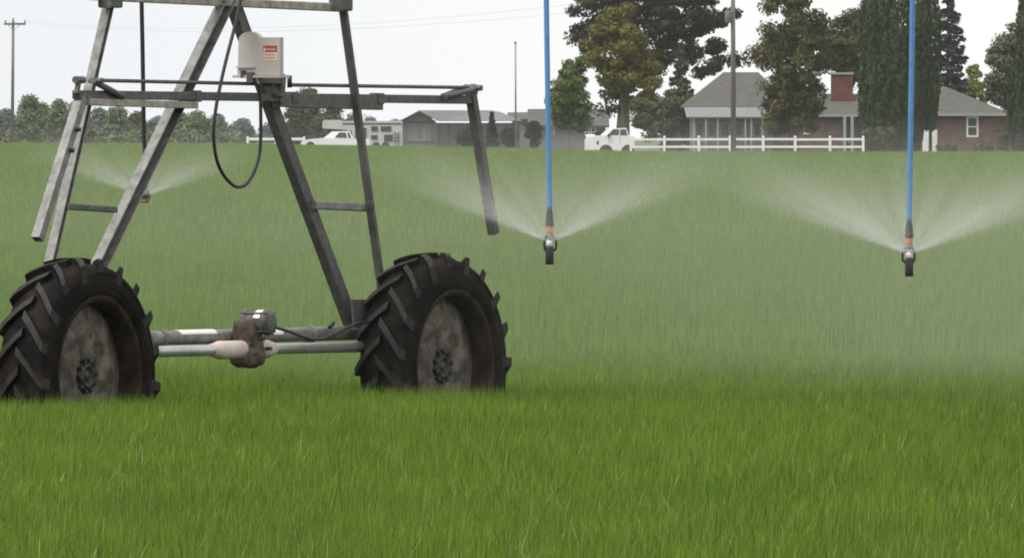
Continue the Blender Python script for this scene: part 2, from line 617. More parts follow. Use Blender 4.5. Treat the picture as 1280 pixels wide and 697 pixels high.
g.build('gusset_plate', GALVD, tower)
g = MB()
g.prism([fp(272, -12, -.05), fp(304, -11, -.05), fp(301, 13, -.05), fp(284, 15, -.05)][::-1], PV * .010)
g.build('apex_plate', GALVD, tower)
for q in ((279, 1.5), (271, 9)):
    MB().lathe([(0, .014), (.016, .014), (.016, 0)], fp(*q, .037), PV, 6, smooth=False).build('apex_bolt', GALVD, tower)
for q in ((138, 2), (426, 6)):
    c = fp(*q, .04)
    MB().bar(c - SV * .07, c + SV * .07, .10, .085, PV, .01).build('clamp', GALVD, tower)
# pipe on top of the outer legs, and its saddle
c0 = fp(293, -250)
MB().tube([tw(0, -9, c0.z + .09), tw(0, 7, c0.z + .09)], .085, 20).build('water_pipe', GALV, tower)
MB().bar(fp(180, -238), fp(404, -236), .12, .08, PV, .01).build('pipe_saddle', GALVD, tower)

# base beam, drive shaft, centre drive
g = MB()
g.tube([fp(30, 426.5, -.06), fp(520, 414, -.06)], .046, 20)
for t in (.34, .72):
    a, b = fp(30, 426.5, -.06), fp(520, 414, -.06)
    c = a.lerp(b, t)
    g.lathe([(.046, -.02), (.058, -.02), (.058, .02), (.046, .02)], c, (b - a), 20, smooth=False)
beam = g.build('base_beam', GALV, tower)


def patch_on_tube(a, b, t0, t1, r, ang0, ang1, ref, m, name, parent, thick=.002, n=8, jag=0.0):
    """thin curved sticker wrapped on a tube"""
    a, b = Vector(a), Vector(b)
    t = (b - a).normalized()
    u = (Vector(ref) - t * Vector(ref).dot(t)).normalized()
    w = u.cross(t)
    if w.z < 0:
        w = -w
    vs, fs = [], []
    for i in range(n + 1):
        an = math.radians(ang0 + (ang1 - ang0) * i / n)
        for tt, rr in ((t0, r + .0015), (t1, r + .0015), (t1, r + .0015 + thick), (t0, r + .0015 + thick)):
            tt += random.uniform(-jag, jag)
            vs.append(a.lerp(b, tt) + (u * math.cos(an) + w * math.sin(an)) * rr)
    for i in range(n):
        for k in range(4):
            fs.append((i * 4 + k, i * 4 + (k + 1) % 4, (i + 1) * 4 + (k + 1) % 4, (i + 1) * 4 + k))
    fs += [(3, 2, 1, 0), tuple(n * 4 + k for k in range(4))]
    return MB().add(vs, fs).build(name, m, parent)


patch_on_tube(fp(30, 426.5, -.06), fp(520, 414, -.06), .378, .468, .046, 25, 105, PV, STICK, 'sticker', beam, jag=.004)
patch_on_tube(fp(30, 426.5, -.06), fp(520, 414, -.06), .612, .636, .046, 5, 60, PV, STICK, 'sticker', beam)

sp_ = .075
MB().tube([fp(95, 441.5, sp_), fp(520, 431.5, sp_)], .036, 20).build('drive_shaft', SHAFTM, tower)
# couplers where the shaft enters the gearbox
sa, sb = fp(95, 441.5, sp_), fp(520, 431.5, sp_)


def sh(px):
    return sa.lerp(sb, (px - 95) / (520 - 95))


dx_ = (sb - sa).normalized()
g = MB()
g.lathe([(.036, 0), (.044, .004), (.050, .05), (.057, .075), (.060, .09), (.060, .36), (.055, .40), (0, .40)], sh(261), dx_, 24)
g.build('coupler', COUPM, tower)
g = MB()
g.lathe([(.036, 0), (.044, -.004), (.056, -.06), (.060, -.08), (.060, -.26), (0, -.26)], sh(337), dx_, 24)
g.build('coupler', COUPM, tower)
# gearbox casting: a rounded irregular block with ribs and bolts, tilted back toward the motor
gc = sh(312)


def blob_block(c, u, v, w, hu, hv, hw, seed, amp=.12, n=10):
    """a rough rounded casting: superellipsoid with lumpy surface"""
    rr = random.Random(seed)
    ph = [rr.uniform(0, 6.28) for _ in range(6)]
    vs, fs = [], []
    for i in range(n + 1):
        th = math.pi * i / n
        for k in range(2 * n):
            f = math.pi * k / n
            a, b, d = math.sin(th) * math.cos(f), math.sin(th) * math.sin(f), math.cos(th)
            e = .55
            a, b, d = [math.copysign(abs(q) ** e, q) for q in (a, b, d)]
            q = 1 + amp * (math.sin(3 * f + ph[0]) * math.sin(2 * th + ph[1]) + .5 * math.sin(7 * f + ph[2]) * math.sin(5 * th + ph[3]))
            vs.append(Vector(c) + (Vector(u) * a * hu + Vector(v) * b * hv + Vector(w) * d * hw) * q)
    m = 2 * n
    for i in range(n):
        for k in range(m):
            fs.append((i * m + k, i * m + (k + 1) % m, (i + 1) * m + (k + 1) % m, (i + 1) * m + k))
    return vs, fs


g = MB()
up = (ZV + PV * .18).normalized()
up2 = (ZV - SV * .38).normalized()
vs, fs = blob_block(gc + up2 * .055 - SV * .03, SV, PV, up2, .085, .085, .16, 3, .09)
g.add(vs, fs, True)
vs, fs = blob_block(gc - ZV * .045 - SV * .07, SV, PV, ZV, .12, .085, .068, 5, .14)
g.add(vs, fs, True)
for k in range(8):
    a = k * math.pi / 4
    q = gc - SV * .125 + PV * math.cos(a) * .082 + ZV * (math.sin(a) * .085 - .02)
    g.lathe([(0, -.02), (.014, -.02), (.014, .05), (0, .05)], q, SV, 6, smooth=False)
for k in range(5):
    q = gc + up * (-.06 + k * .065) + PV * .10 + SV * (.05 if k % 2 else -.05)
    g.lathe([(0, .012), (.013, .012), (.013, -.03)], q, PV, 6, smooth=False)
g.build('gearbox', GEARM, tower)
mc = fp(323.5, 402.5, .13)
g = MB()
g.lathe([(0, -.105), (.075, -.105), (.085, -.10), (.085, -.07), (.078, -.065), (.078, .055), (.086, .06), (.086, .075), (.078, .092), (.05, .10), (0, .102)], mc, PV, 28)
for k in range(4):
    a = math.pi / 4 + k * math.pi / 2
    q = mc + SV * math.cos(a) * .083 + ZV * math.sin(a) * .083
    g.lathe([(0, -.10), (.007, -.10), (.007, .092), (0, .092)], q, PV, 8)
motor = g.build('motor', MOTORM, tower)
patch_on_tube(mc - PV * .2, mc + PV * .2, .50, .625, .078, 20, 125, -SV, STICK, 'sticker', motor)
pts = []
for q in ((343, 409), (356, 412), (372, 418), (388, 423.5), (402, 423.5), (418, 417), (432, 410), (446, 404), (462, 402)):
    pts.append(fp(*q, .16))
MB().tube(pts, .0105, 8).build('motor_cable', BLACKH, tower)
c = fp(412, 409, -.0)
MB().tube([c, c + ZV * .03 + SV * .05], .014, 8).build('cable_clip', BLKPL, tower)

# wheels
R, WK = .715, 1.13
WAX = PV


def make_wheel(c, spin):
    # rim: dished disc, barrel and flanges
    w = thing('wheel', None, None, c)
    w.parent = tower
    w.location = Vector(c) - Vector(tower['_base'])
    n = 64
    disc = [(.475, .010), (.462, .026), (.40, .034), (.325, .052), (.31, .064), (.292, .066), (.20, .060), (.118, .060), (.112, .052), (0, .052)]
    back = [(0, .03), (.2, .035), (.40, .015), (.462, .0), (.475, -.010)]
    g = MB()
    g.lathe(disc, c, WAX, n)
    g.lathe(back, c, WAX, n)
    g.build('wheel_disc', RIMM, w)
    g = MB()
    barrel = [(.512, -.150), (.512, -.138), (.482, -.128), (.474, -.06), (.468, 0), (.474, .06), (.482, .128), (.512, .138), (.512, .150),
              (.504, .152), (.476, .142), (.466, .06), (.460, 0), (.466, -.06), (.476, -.142), (.504, -.152)]
    barrel = [(a_, b_ * WK) for a_, b_ in barrel]
    g.lathe(barrel, c, WAX, n, True)
    g.build('rim_barrel', RIMRUSTSHADE, w)
    g = MB()
    g.lathe([(.094, .05), (.094, .064), (.080, .068), (.077, .082), (.062, .086), (.056, .066), (.030, .064), (.026, .074), (0, .075)], c, WAX, 28)
    g.build('hub_cap', HUBM, w)
    for k in range(10):
        a = 2 * math.pi * k / 10 + spin
        q = Vector(c) + SV * math.cos(a) * .100 + ZV * math.sin(a) * .100
        MB().lathe([(0, .088), (.013, .088), (.016, .082), (.016, .056)], q, WAX, 6, smooth=False).build('wheel_nut', HUBM, w)
    # tyre carcass
    prof = [(.500, -.128), (.512, -.142), (.55, -.152), (.60, -.155), (.65, -.152), (.688, -.142), (.705, -.118), (.713, -.06), (.715, 0),
            (.713, .06), (.705, .118), (.688, .142), (.65, .152), (.60, .155), (.55, .152), (.512, .142), (.500, .128)]
    prof = [(a_, b_ * WK) for a_, b_ in prof]
    g = MB()
    g.lathe(prof, c, WAX, 96)
    for rr, ww in ((.545, .152), (.575, .1545), (.66, .151)):
        g.lathe([(rr - .004, ww * WK - .002), (rr - .003, ww * WK + .0035), (rr + .003, ww * WK + .0035), (rr + .004, ww * WK - .002)], c, WAX, 96)

    def pos(r, th, ww):
        return Vector(c) + SV * (r * math.cos(th)) + ZV * (r * math.sin(th)) + WAX * ww * WK

    NL = 19
    worn = []
    for side in (-1, 1):
        for k in range(NL):
            th0 = spin + 2 * math.pi * (k + (.5 if side > 0 else 0)) / NL
            cols = []
            for i in range(7):
                f = i / 6
                ww = side * (-.012 + .164 * f) * (1 + .02 * math.sin(k * 3.3 + side))
                dth = (.16 * f + .05 * f * f) / R
                # carcass radius under the lug
                base = np.interp(abs(ww), [0, .06, .118, .142, .152, .16], [.715, .713, .705, .685, .640, .615]) - .012
                top = .757 - .012 * f * f - .004 * abs(math.sin(k * 1.7 + side))
                if i == 6:
                    top = .738
                hwb, hwt = .040 / R, (.027 + .003 * math.sin(k * 2.1)) / R
                jit = .0016 * math.sin(k * 7.7 + i * 2.3)
                cols.append([pos(base, th0 + dth - hwb, ww), pos(top + jit, th0 + dth - hwt, ww), pos(top + jit, th0 + dth + hwt, ww), pos(base, th0 + dth + hwb, ww)])
            vs = [q for cc in cols for q in cc]
            fs = []
            for i in range(6):
                for m in range(3):
                    fs.append((i * 4 + m, i * 4 + m + 1, (i + 1) * 4 + m + 1, (i + 1) * 4 + m))
            fs += [(3, 2, 1, 0), (24, 25, 26, 27)]
            worn += [len(g.f) + q for q, f_ in enumerate(fs) if q % 3 == 1 and q < 18 or q == 19]
            g.add(vs, fs)
    ty = g.build('tyre', [RUBBER, WORNR], w)
    for q in worn:
        ty.data.polygons[q].material_index = 1
    # gear case on the inner side, where the shaft enters
    g = MB()
    g.lathe([(0, -.20), (.10, -.20), (.13, -.17), (.13, -.06), (.10, -.02), (0, -.02)], c, WAX, 28)
    vs, fs = blob_block(Vector(c) - WAX * .14 + ZV * .16, SV, PV, ZV, .11, .05, .10, 9, .05, 8)
    g.add(vs, fs, True)
    g.build('wheel_gearbox', GEARM, w)
    return w


wl = make_wheel(tw(-2.2, .235, .70), .10)
wr = make_wheel(tw(2.30, .235, .70), .24)

# hanging frame across the tower
pa, pb = .11, -.11


def fr(px, py, off=0.0):
    """along the frame, which passes in front of the left legs and behind the right ones"""
    t = (px - 105) / (590 - 105)
    return fp(px, py, pa + (pb - pa) * t + off)


ba, bb = fr(95, 118.3), fr(591, 125)
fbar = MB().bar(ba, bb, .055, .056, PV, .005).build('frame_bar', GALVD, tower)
MB().bar(ba - SV * .003, ba + SV * .01, .040, .041, PV).build('tube_end_shade', BLKPL, fbar)  # dark square painted on the bar end for its shaded hollow
for px in (238, 342, 358, 467):
    c = ba.lerp(bb, (px - 95) / 496)
    MB().bar(c - SV * .035, c + SV * .035, .075, .075, PV, .006).build('frame_collar', GALVD, tower)
for a, b in (((114, 100.3), (349, 105.6)), ((361, 106.2), (591, 109.6))):
    MB().tube([fr(*a), fr(*b)], .0125, 12).build('frame_rod', GALVD, tower)
c = fr(362, 104)
MB().tube([c - ZV * .03, c + ZV * .05], .016, 10).build('rod_end', BLKPL, tower)
g = MB()
g.bar(fr(108, 127.5, .02), fr(243, 131.5, .02), .06, .045, PV, .004)
g.build('frame_channel', BEIGEST, tower)
g = MB()
g.bar(fr(346, 128.5), fr(474, 132.5), .06, .055, PV, .004)
g.build('frame_channel', GALVD, tower)
g = MB()
g.tube([fr(116, 101, .05), fr(153, 121, .05)], .021, 14)
g.build('frame_stay', GALVD, tower)
g = MB()
g.tube([fr(556, 121.5, .06), fr(593, 112, .06)], .020, 14)
g.build('frame_stay', GALVD, tower)
g = MB()
g.tube([fr(553, 120.5, -.06), fr(583, 108.5, -.06)], .018, 14)
g.build('frame_stay', GALVD, tower)
# upright pieces and bolts at both ends
g = MB()
g.bar(fr(99, 98, .02), fr(95.5, 117, .02), .03, .03, PV, .004)
g.lathe([(0, -.05), (.024, -.05), (.024, .05), (0, .05)], fr(99, 100, .02), SV, 8, smooth=False)
g.lathe([(0, -.05), (.018, -.05), (.018, .05), (0, .05)], fr(120, 101, .06), PV, 8, smooth=False)
g.build('end_bracket', GALVD, tower)
g = MB()
g.bar(fr(593, 108, .0), fr(588, 125, .0), .05, .06, PV, .004)
g.lathe([(0, -.05), (.02, -.05), (.02, .05), (0, .05)], fr(594, 110, .05), PV, 8, smooth=False)
g.build('end_bracket', GALVD, tower)


def open_tube(name, a, b, w, t, m):
    """square tube with an open end"""
    a, b = Vector(a), Vector(b)
    ax = (b - a).normalized()
    u = (PV - ax * PV.dot(ax)).normalized()
    n = ax.cross(u)
    g = MB()
    for d_, e_ in ((u, n), (-u, n), (n, u), (-n, u)):
        o = d_ * (w / 2 - t / 2)
        ww = w if d_ in (u, -u) else w - 2 * t
        g.bar(a + o, b + o, ww if False else t, w if e_ is n else w - 2 * t, d_)
    return g.build(name, m, tower)


open_tube('hanging_arm', fp(101.5, 122, .12), fp(46.5, 299, .12), .062, .006, GALV)
open_tube('hanging_arm', fp(588.5, 117, -.10), fp(617, 292, -.10), .058, .006, GALVD)
for q in ((92, 162), (84, 188)):
    MB().lathe([(0, .05), (.015, .05), (.015, 0)], fp(*q, .13), PV, 6, smooth=False).build('arm_bolt', BLKPL, tower)

# control box on its bracket: front face square to the beam
cb = fp(331, 94, .10)


def cbp(u, v, w):
    return cb + PV * u + ZV * v - SV * w


g = MB()
prof = [(-.150, .000), (.175, .000), (.175, .245), (.030, .245)]
for k in range(9):
    a = math.radians(20 + 150 * k / 8)
    prof.append((-.058 + .083 * math.cos(a), .224 + .058 * math.sin(a)))
prof += [(-.145, .045)]
k = len(prof)
front = [cbp(u, v, .10) for u, v in prof]
backp = [cbp(u, v, .055) for u, v in prof]
g.add(front + backp, [tuple(range(k)), tuple(range(k, 2 * k))[::-1]] + [(i + k, (i + 1) % k + k, (i + 1) % k, i) for i in range(k)])
cbox = g.build('control_box', BOXM, tower)
g = MB()
g.hexa([cbp(u, v, w) for v in (-.018, -.001) for u, w in ((-.172, .125), (.180, .125), (.180, -.02), (-.172, -.02))])
g.hexa([cbp(u, v, w) for v in (.046, .056) for u, w in ((-.155, .112), (-.015, .112), (-.015, .1), (-.155, .1))])
g.build('base_flange', BOXM, cbox)
g = MB()
g.hexa([cbp(u, v, w) for v in (-.02, .03) for u, w in ((-.108, .128), (-.085, .128), (-.085, .101), (-.108, .101))])
g.build('latch', GEARM, cbox)
g = MB()
g.hexa([cbp(u, v, w) for v in (.148, .190) for u, w in ((.048, .102), (.152, .102), (.152, .1005), (.048, .1005))])
dec = g.build('danger_label', REDM, cbox)
g = MB()
g.hexa([cbp(u, v, w) for v in (.094, .1475) for u, w in ((.048, .102), (.152, .102), (.152, .1005), (.048, .1005))])
g.build('label_panel', CREAM, cbox)


def text_mesh(body, size, mb, org, ux, uy, un, width=None):
    cu = bpy.data.curves.new('lettering', 'FONT')
    cu.body = body
    cu.size = size
    cu.extrude = 0.0
    ob = bpy.data.objects.new('lettering', cu)
    COL.objects.link(ob)
    dg = bpy.context.evaluated_depsgraph_get()
    m_ = ob.evaluated_get(dg).to_mesh()
    xs = [v.co.x for v in m_.vertices]
    k = width / (max(xs) - min(xs)) if width else 1
    vs = [Vector(org) + Vector(ux) * ((v.co.x - min(xs)) * k) + Vector(uy) * v.co.y + Vector(un) * .0006 for v in m_.vertices]
    mb.add(vs, [tuple(p.vertices) for p in m_.polygons])
    ob.evaluated_get(dg).to_mesh_clear()
    bpy.data.objects.remove(ob)
    bpy.data.curves.remove(cu)


g = MB()
text_mesh('DANGER', .022, g, cbp(.073, .160, .1025), PV, ZV, -SV, .07)
g.add([cbp(u, v, .1028) for u, v in ((.050, .156), (.068, .156), (.059, .183))], [(0, 1, 2)])
g.build('lettering', WHITETX, dec)
g = MB()
for r in range(2):
    for i in range(6):
        u0 = .052 + .0148 * i
        v0 = .126 - .020 * r
        g.hexa([cbp(u, v, w) for v in (v0, v0 + .011) for u, w in ((u0, .1028), (u0 + .010, .1028), (u0 + .010, .1021), (u0, .1021))])
g.build('small_print', PINKTX, cbox)
g = MB()
g.bar(fp(349, 96, .05), fp(347, 121, .05), .085, .05, PV, .005)
g.bar(fp(312, 97, .06), fp(352, 99, .06), .05, .07, PV, .005)
g.build('box_bracket', GALVD, tower)
g = MB()
g.tube([cbp(-.01, -.015, .09), cbp(.012, -.07, .09)], .007, 8)
g.build('box_stay', STICK, tower)

# looping cable
ctrl = [(304, -30), (300.5, 0), (293, 35), (284, 70), (276, 104), (270, 135), (267, 165), (270, 196), (279, 218), (291, 231), (300, 233.5),
        (309, 229), (318, 214), (324, 195), (326, 172), (326, 148), (325.5, 122), (324, 104)]


def smooth_path(pts, k=5):
    out_ = []
    for i in range(len(pts) - 1):
        p0, p1, p2, p3 = [Vector(pts[max(0, min(len(pts) - 1, j))]) for j in (i - 1, i, i + 1, i + 2)]
        for q in range(k):
            t = q / k
            out_.append(.5 * ((2 * p1) + (p2 - p0) * t + (2 * p0 - 5 * p1 + 4 * p2 - p3) * t * t + (3 * p1 - p0 - 3 * p2 + p3) * t ** 3))
    out_.append(Vector(pts[-1]))
    return out_


MB().tube([fp(q[0], q[1], .19) for q in smooth_path([(a, b, 0) for a, b in ctrl])], .0115, 10).build('cable_loop', BLACKH, tower)

# ------------------------------------------------------------------ sprinkler drops
PZ = c0.z + .09


def pipe_point(px):
    """point under the pipe (s = 0) at photo column px"""
    a = (px - CX) / F
    p_ = (a * TY - TX) / (.8660254 + .5 * a)
    return tw(0, p_, 0), p_


def make_drop(px, ybot, label, grp):
    base, p_ = pipe_point(px)
    d = base.y
    z0 = CAMH + (HY - ybot) / F * d
    base = Vector((base.x, base.y, z0))
    o = thing('sprinkler', label, 'sprinkler', base, grp)
    k = 1 / F * d            # metres per photo pixel

    def lathe(prof, name, m, n=20, off=(0, 0, 0)):
        return MB().lathe([(r * k, h * k) for r, h in prof], base + Vector(off), ZV, n).build(name, m, o)

    # heights in photo pixels above the bottom
    lathe([(0, 0), (5.0, 0), (5.3, .8), (5.3, 21), (4.4, 22.5), (0, 22.5)], 'weight', BLKPL)
    lathe([(0, 22.5), (3.6, 22.5), (4.4, 24), (4.4, 28.5), (2.2, 31), (0, 31)], 'spray_plate', WHTPL)
    g = MB()
    for sgn, bulge in ((-1, 6.6), (1, 8.2)):
        arc = [Vector((sgn * bx, 0, bz)) for bx, bz in ((4.6, 17), (bulge - .6, 19.5), (bulge, 24), (bulge - .2, 29), (bulge - 1.6, 33), (3.6, 36))]
        g.tube([base + q * k for q in smooth_path([tuple(q) for q in arc], 3)], 1.35 * k, 8)
    g.build('yoke', BLKPL, o)
    lathe([(0, 33), (2.6, 33), (4.8, 34.5), (5.3, 36.5), (4.2, 38.5), (3.8, 40)], 'nozzle_body', GRYPL)
    lathe([(3.2, 39.5), (4.3, 40), (4.6, 42), (4.2, 44), (4.6, 46), (4.2, 47.5), (3.2, 48)], 'nozzle', ORANGE)
    lathe([(3.0, 47.5), (5.6, 48), (5.7, 51), (5.0, 53), (4.7, 60), (3.6, 66), (3.3, 69), (2.0, 69.5)], 'pressure_regulator', BLKPL)
    top = Vector((base.x, base.y, PZ + .12))
    low = base + ZV * (69 * k)
    pts = [low, low + ZV * .25 + Vector((-.004, 0, 0)), low.lerp(top, .5) + Vector((-.022, .01, 0)), low.lerp(top, .85) + Vector((-.03, .01, 0)), top + Vector((-.02, 0, 0))]
    MB().tube([tuple(q) for q in smooth_path([tuple(q) for q in pts], 5)], 3.4 * k, 14).build('hose', BLUEH, o)
    return o, base, k


dropA, baseA, kA = make_drop(687, 330.5, 'sprinkler head hanging on the blue hose nearest the irrigator tower', 'sprinklers on blue hoses')
baseB, pB = pipe_point(1136.5)
dropB = copy_tree(dropA)
baseB = Vector((baseB.x, baseB.y, CAMH + (HY - 345.5) / F * baseB.y))
dropB.location = baseB
dropB.rotation_euler = (0, 0, math.pi)
dropB['label'] = 'sprinkler head hanging on the blue hose in front of the tall dark evergreen hedge trees'
# third one, on black hose behind the left leg
base3, p3 = pipe_point(181)
z3 = CAMH + (HY - 253.5) / F * base3.y
base3 = Vector((base3.x, base3.y, z3))
k3 = base3.y / F
d3 = thing('sprinkler', 'small sprinkler on a black hose behind the slanted left tower leg', 'sprinkler', base3)
for prof, nm, m in (([(0, 0), (4.6, 0), (5.2, 1), (5.2, 3), (3.2, 4.5), (3.2, 6)], 'spray_plate', GRYPL),
                    ([(2.4, 6), (5.8, 7.5), (6.2, 10), (5.6, 15), (3.5, 17.5), (2.6, 18)], 'nozzle_body', GRYPL),
                    ([(2.6, 18), (3.6, 19), (3.4, 27), (2.4, 28)], 'fitting', BLKPL)):
    MB().lathe([(r * k3, h * k3) for r, h in prof], base3, ZV, 18).build(nm, m, d3)
g = MB()
for sgn in (-1, 1):
    g.tube([base3 + Vector((sgn * x * k3, 0, h * k3)) for x, h in ((4, 3), (6, 6), (5.6, 10), (3.6, 15))], 1.0 * k3, 8)
g.build('yoke', GALVD, d3)
hp = [base3 + ZV * 27 * k3]
for px, py in ((182.5, 205), (180, 170), (179, 110), (178, 50), (177, 0), (176, -120)):
    q = at(px, py, base3.y)
    hp.append(q)
hp.append(Vector((base3.x - .02, base3.y, PZ + .1)))
MB().tube([tuple(q) for q in smooth_path([tuple(q) for q in hp], 4)], 2.8 * k3, 12).build('hose', BLACKH, d3)

# ------------------------------------------------------------------ water: droplet sheets and drifting mist
wmat, nt, p, out = nodes_of('water_droplets')
p.inputs['Base Color'].default_value = (.92, .95, .93, 1)
p.inputs['Roughness'].default_value = .35
t_ = nt.nodes.new('ShaderNodeBsdfTranslucent')
t_.inputs['Color'].default_value = (.95, .97, .96, 1)
msx = nt.nodes.new('ShaderNodeMixShader')
msx.inputs['Fac'].default_value = .5
nt.links.new(p.outputs[0], msx.inputs[1])
nt.links.new(t_.outputs[0], msx.inputs[2])
tp = nt.nodes.new('ShaderNodeBsdfTransparent')
ms2 = nt.nodes.new('ShaderNodeMixShader')
ms2.inputs['Fac'].default_value = .26
nt.links.new(tp.outputs[0], ms2.inputs[1])
nt.links.new(msx.outputs[0], ms2.inputs[2])
nt.links.new(ms2.outputs[0], out.inputs['Surface'])


def water_spray(o, label, n, reach, elev, seed, dia, clump=16, jets=None):
    """droplets thrown outward in a shallow bowl from the nozzle at o"""
    r_ = np.random.default_rng(seed)
    # outward speed gives a parabola; jets bunch the droplets in azimuth
    jet = r_.random(clump) * 2 * math.pi
    az = np.where(r_.random(n) < .75, jet[r_.integers(0, clump, n)] + r_.normal(0, .05, n), r_.random(n) * 2 * math.pi)
    el = math.radians(elev) + r_.normal(0, .035, n) * (1 + .0 * az) + .22 * (r_.random(n) ** 3)
    t = r_.random(n) ** 2.0 * reach
    v = 9.5
    drop = .5 * 9.81 * (t / (v * math.cos(math.radians(elev)))) ** 2 * .55
    spread = 1 + 0 * t
    rad = t + .04
    x = o[0] + np.cos(az) * rad + r_.normal(0, .012, n) * t
    y = o[1] + np.sin(az) * rad + r_.normal(0, .012, n) * t
    z = o[2] + np.tan(el) * rad - drop + r_.normal(0, .018, n) * t
    c = np.stack([x, y, z], 1)
    d_ = np.stack([np.cos(az), np.sin(az), np.tan(el) - .9 * t / 9], 1)
    d_ /= np.linalg.norm(d_, axis=1, keepdims=True)
    s1 = np.cross(d_, [0, 0, 1.0])
    s1 /= np.linalg.norm(s1, axis=1, keepdims=True)
    s2 = np.cross(d_, s1)
    r0 = dia * (.5 + .9 * r_.random(n) ** 2)[:, None]
    ln = r0 * (4.0 + 6 * r_.random(n)[:, None])
    vs = np.empty((n, 5, 3), np.float32)
    vs[:, 0] = c - d_ * ln
    vs[:, 1] = c + s1 * r0
    vs[:, 2] = c - s1 * r0 * .5 + s2 * r0 * .87
    vs[:, 3] = c - s1 * r0 * .5 - s2 * r0 * .87
    vs[:, 4] = c + d_ * ln * .5
    tr_ = np.array([[0, 1, 2], [0, 2, 3], [0, 3, 1], [4, 2, 1], [4, 3, 2], [4, 1, 3]])
    T_ = (np.arange(n)[:, None, None] * 5 + tr_[None]).reshape(-1, 3)
    me_ = bpy.data.meshes.new('water_spray')
    V_ = (vs.reshape(-1, 3) - np.array(o, np.float32)).astype(np.float32)
    me_.vertices.add(len(V_))
    me_.vertices.foreach_set('co', V_.ravel())
    me_.loops.add(T_.size)
    me_.loops.foreach_set('vertex_index', T_.ravel().astype(np.int32))
    me_.polygons.add(len(T_))
    me_.polygons.foreach_set('loop_start', np.arange(0, T_.size, 3, dtype=np.int32))
    me_.update(calc_edges=True)
    me_.materials.append(wmat)
    ob = bpy.data.objects.new('water_spray', me_)
    COL.objects.link(ob)
    ob.location = o
    ob['_base'] = tuple(o)
    tag(ob, label, 'water spray', 'sprays thrown by the sprinklers')
    return ob


kB = baseB.y / F
spA = water_spray(baseA + ZV * 27 * kA, 'white water spray thrown by the sprinkler nearest the tower', 15000, .85, 24, 1, .0010, 26)
spB = water_spray(baseB + ZV * 27 * kB, 'white water spray thrown by the sprinkler before the dark evergreens', 17000, 1.0, 22, 2, .0010, 26)
spC = water_spray(base3 + ZV * 8 * k3, 'thin white water spray from the small sprinkler behind the tower leg', 6500, .8, 21, 3, .0010, 18)


def plume_mat(name, dens, reach, elev, col=(1, 1, .98)):
    """fine spray fog in the bowl of the droplets, thinning with distance from the nozzle"""
    m, nt, pv = vol_mat(name, 0, col)
    N, L = nt.nodes, nt.links
    tc = N.new('ShaderNodeTexCoord')
    sx = N.new('ShaderNodeSeparateXYZ')
    L.new(tc.outputs['Object'], sx.inputs[0])

    def mth(op, a, b=None, c=None, clamp=False):
        n = N.new('ShaderNodeMath')
        n.operation = op
        n.use_clamp = clamp
        for i, q in enumerate((a, b, c)):
            if q is None:
                continue
            if isinstance(q, (int, float)):
                n.inputs[i].default_value = q
            else:
                L.new(q, n.inputs[i])
        return n.outputs[0]
    X, Y, Z = sx.outputs
    rad = mth('SQRT', mth('ADD', mth('MULTIPLY', X, X), mth('MULTIPLY', Y, Y)))
    te = math.tan(math.radians(elev))
    dropk = .5 * 9.81 / (9.5 * math.cos(math.radians(elev))) ** 2 * .55
    zs = mth('SUBTRACT', mth('MULTIPLY', rad, te), mth('MULTIPLY', mth('MULTIPLY', rad, rad), dropk))
    dz = mth('SUBTRACT', Z, zs)                       # height above the sheet
    wdt = mth('MULTIPLY_ADD', rad, .085, .004)
    # above the sheet the fog is wider than below it
    wsel = mth('MULTIPLY', wdt, mth('MULTIPLY_ADD', mth('GREATER_THAN', dz, 0.0), 2.4, .8))
    q = mth('DIVIDE', dz, wsel)
    sheet = mth('EXPONENT', mth('MULTIPLY', mth('MULTIPLY', q, q), -1.0))
    fall = mth('EXPONENT', mth('MULTIPLY', rad, -4.8 / reach))
    fade = mth('SUBTRACT', 1.0, mth('DIVIDE', rad, reach), clamp=True)
    az = N.new('ShaderNodeTexNoise')
    az.inputs['Scale'].default_value = 7.0
    az.inputs['Detail'].default_value = 3
    vdir = N.new('ShaderNodeVectorMath')
    vdir.operation = 'NORMALIZE'
    L.new(tc.outputs['Object'], vdir.inputs[0])
    L.new(vdir.outputs[0], az.inputs['Vector'])
    streak = mth('MULTIPLY_ADD', az.outputs['Fac'], 4.4, -1.5, clamp=False)
    streak = mth('MAXIMUM', streak, .1)
    d = mth('MULTIPLY', mth('MULTIPLY', sheet, fall), mth('MULTIPLY', fade, streak))
    d = mth('MULTIPLY', d, dens)
    L.new(d, pv.inputs['Density'])
    m.cycles.volume_step_rate = .35
    return m


def plume(parent, dens, reach, elev, name='mist_plume'):
    te = math.tan(math.radians(elev))
    g = MB()
    g.lathe([(0, -.02), (reach * .5, reach * .5 * te - .20), (reach, reach * te * .75 - .32), (reach, reach * te + .42), (reach * .4, reach * .4 * te + .26), (0, .08)],
            Vector(parent['_base']), ZV, 40)
    return g.build(name, plume_mat(name, dens, reach, elev), parent)


plume(spA, 2.3, 1.7, 24)
plume(spB, 2.2, 2.0, 22)
plume(spC, 2.8, 1.1, 21)

# drifting mist along the pipe: a real cloud that follows the line of sprinklers
mm, nt, pv = vol_mat('drifting_mist', 0, (1, 1, .98))
N, L = nt.nodes, nt.links
tc = N.new('ShaderNodeTexCoord')
sx = N.new('ShaderNodeSeparateXYZ')
L.new(tc.outputs['Object'], sx.inputs[0])


def ramp_node(val, a, b):
    r = N.new('ShaderNodeMapRange')
    r.interpolation_type = 'SMOOTHSTEP'
    r.inputs['From Min'].default_value, r.inputs['From Max'].default_value = a, b
    L.new(val, r.inputs['Value'])
    return r.outputs['Result']


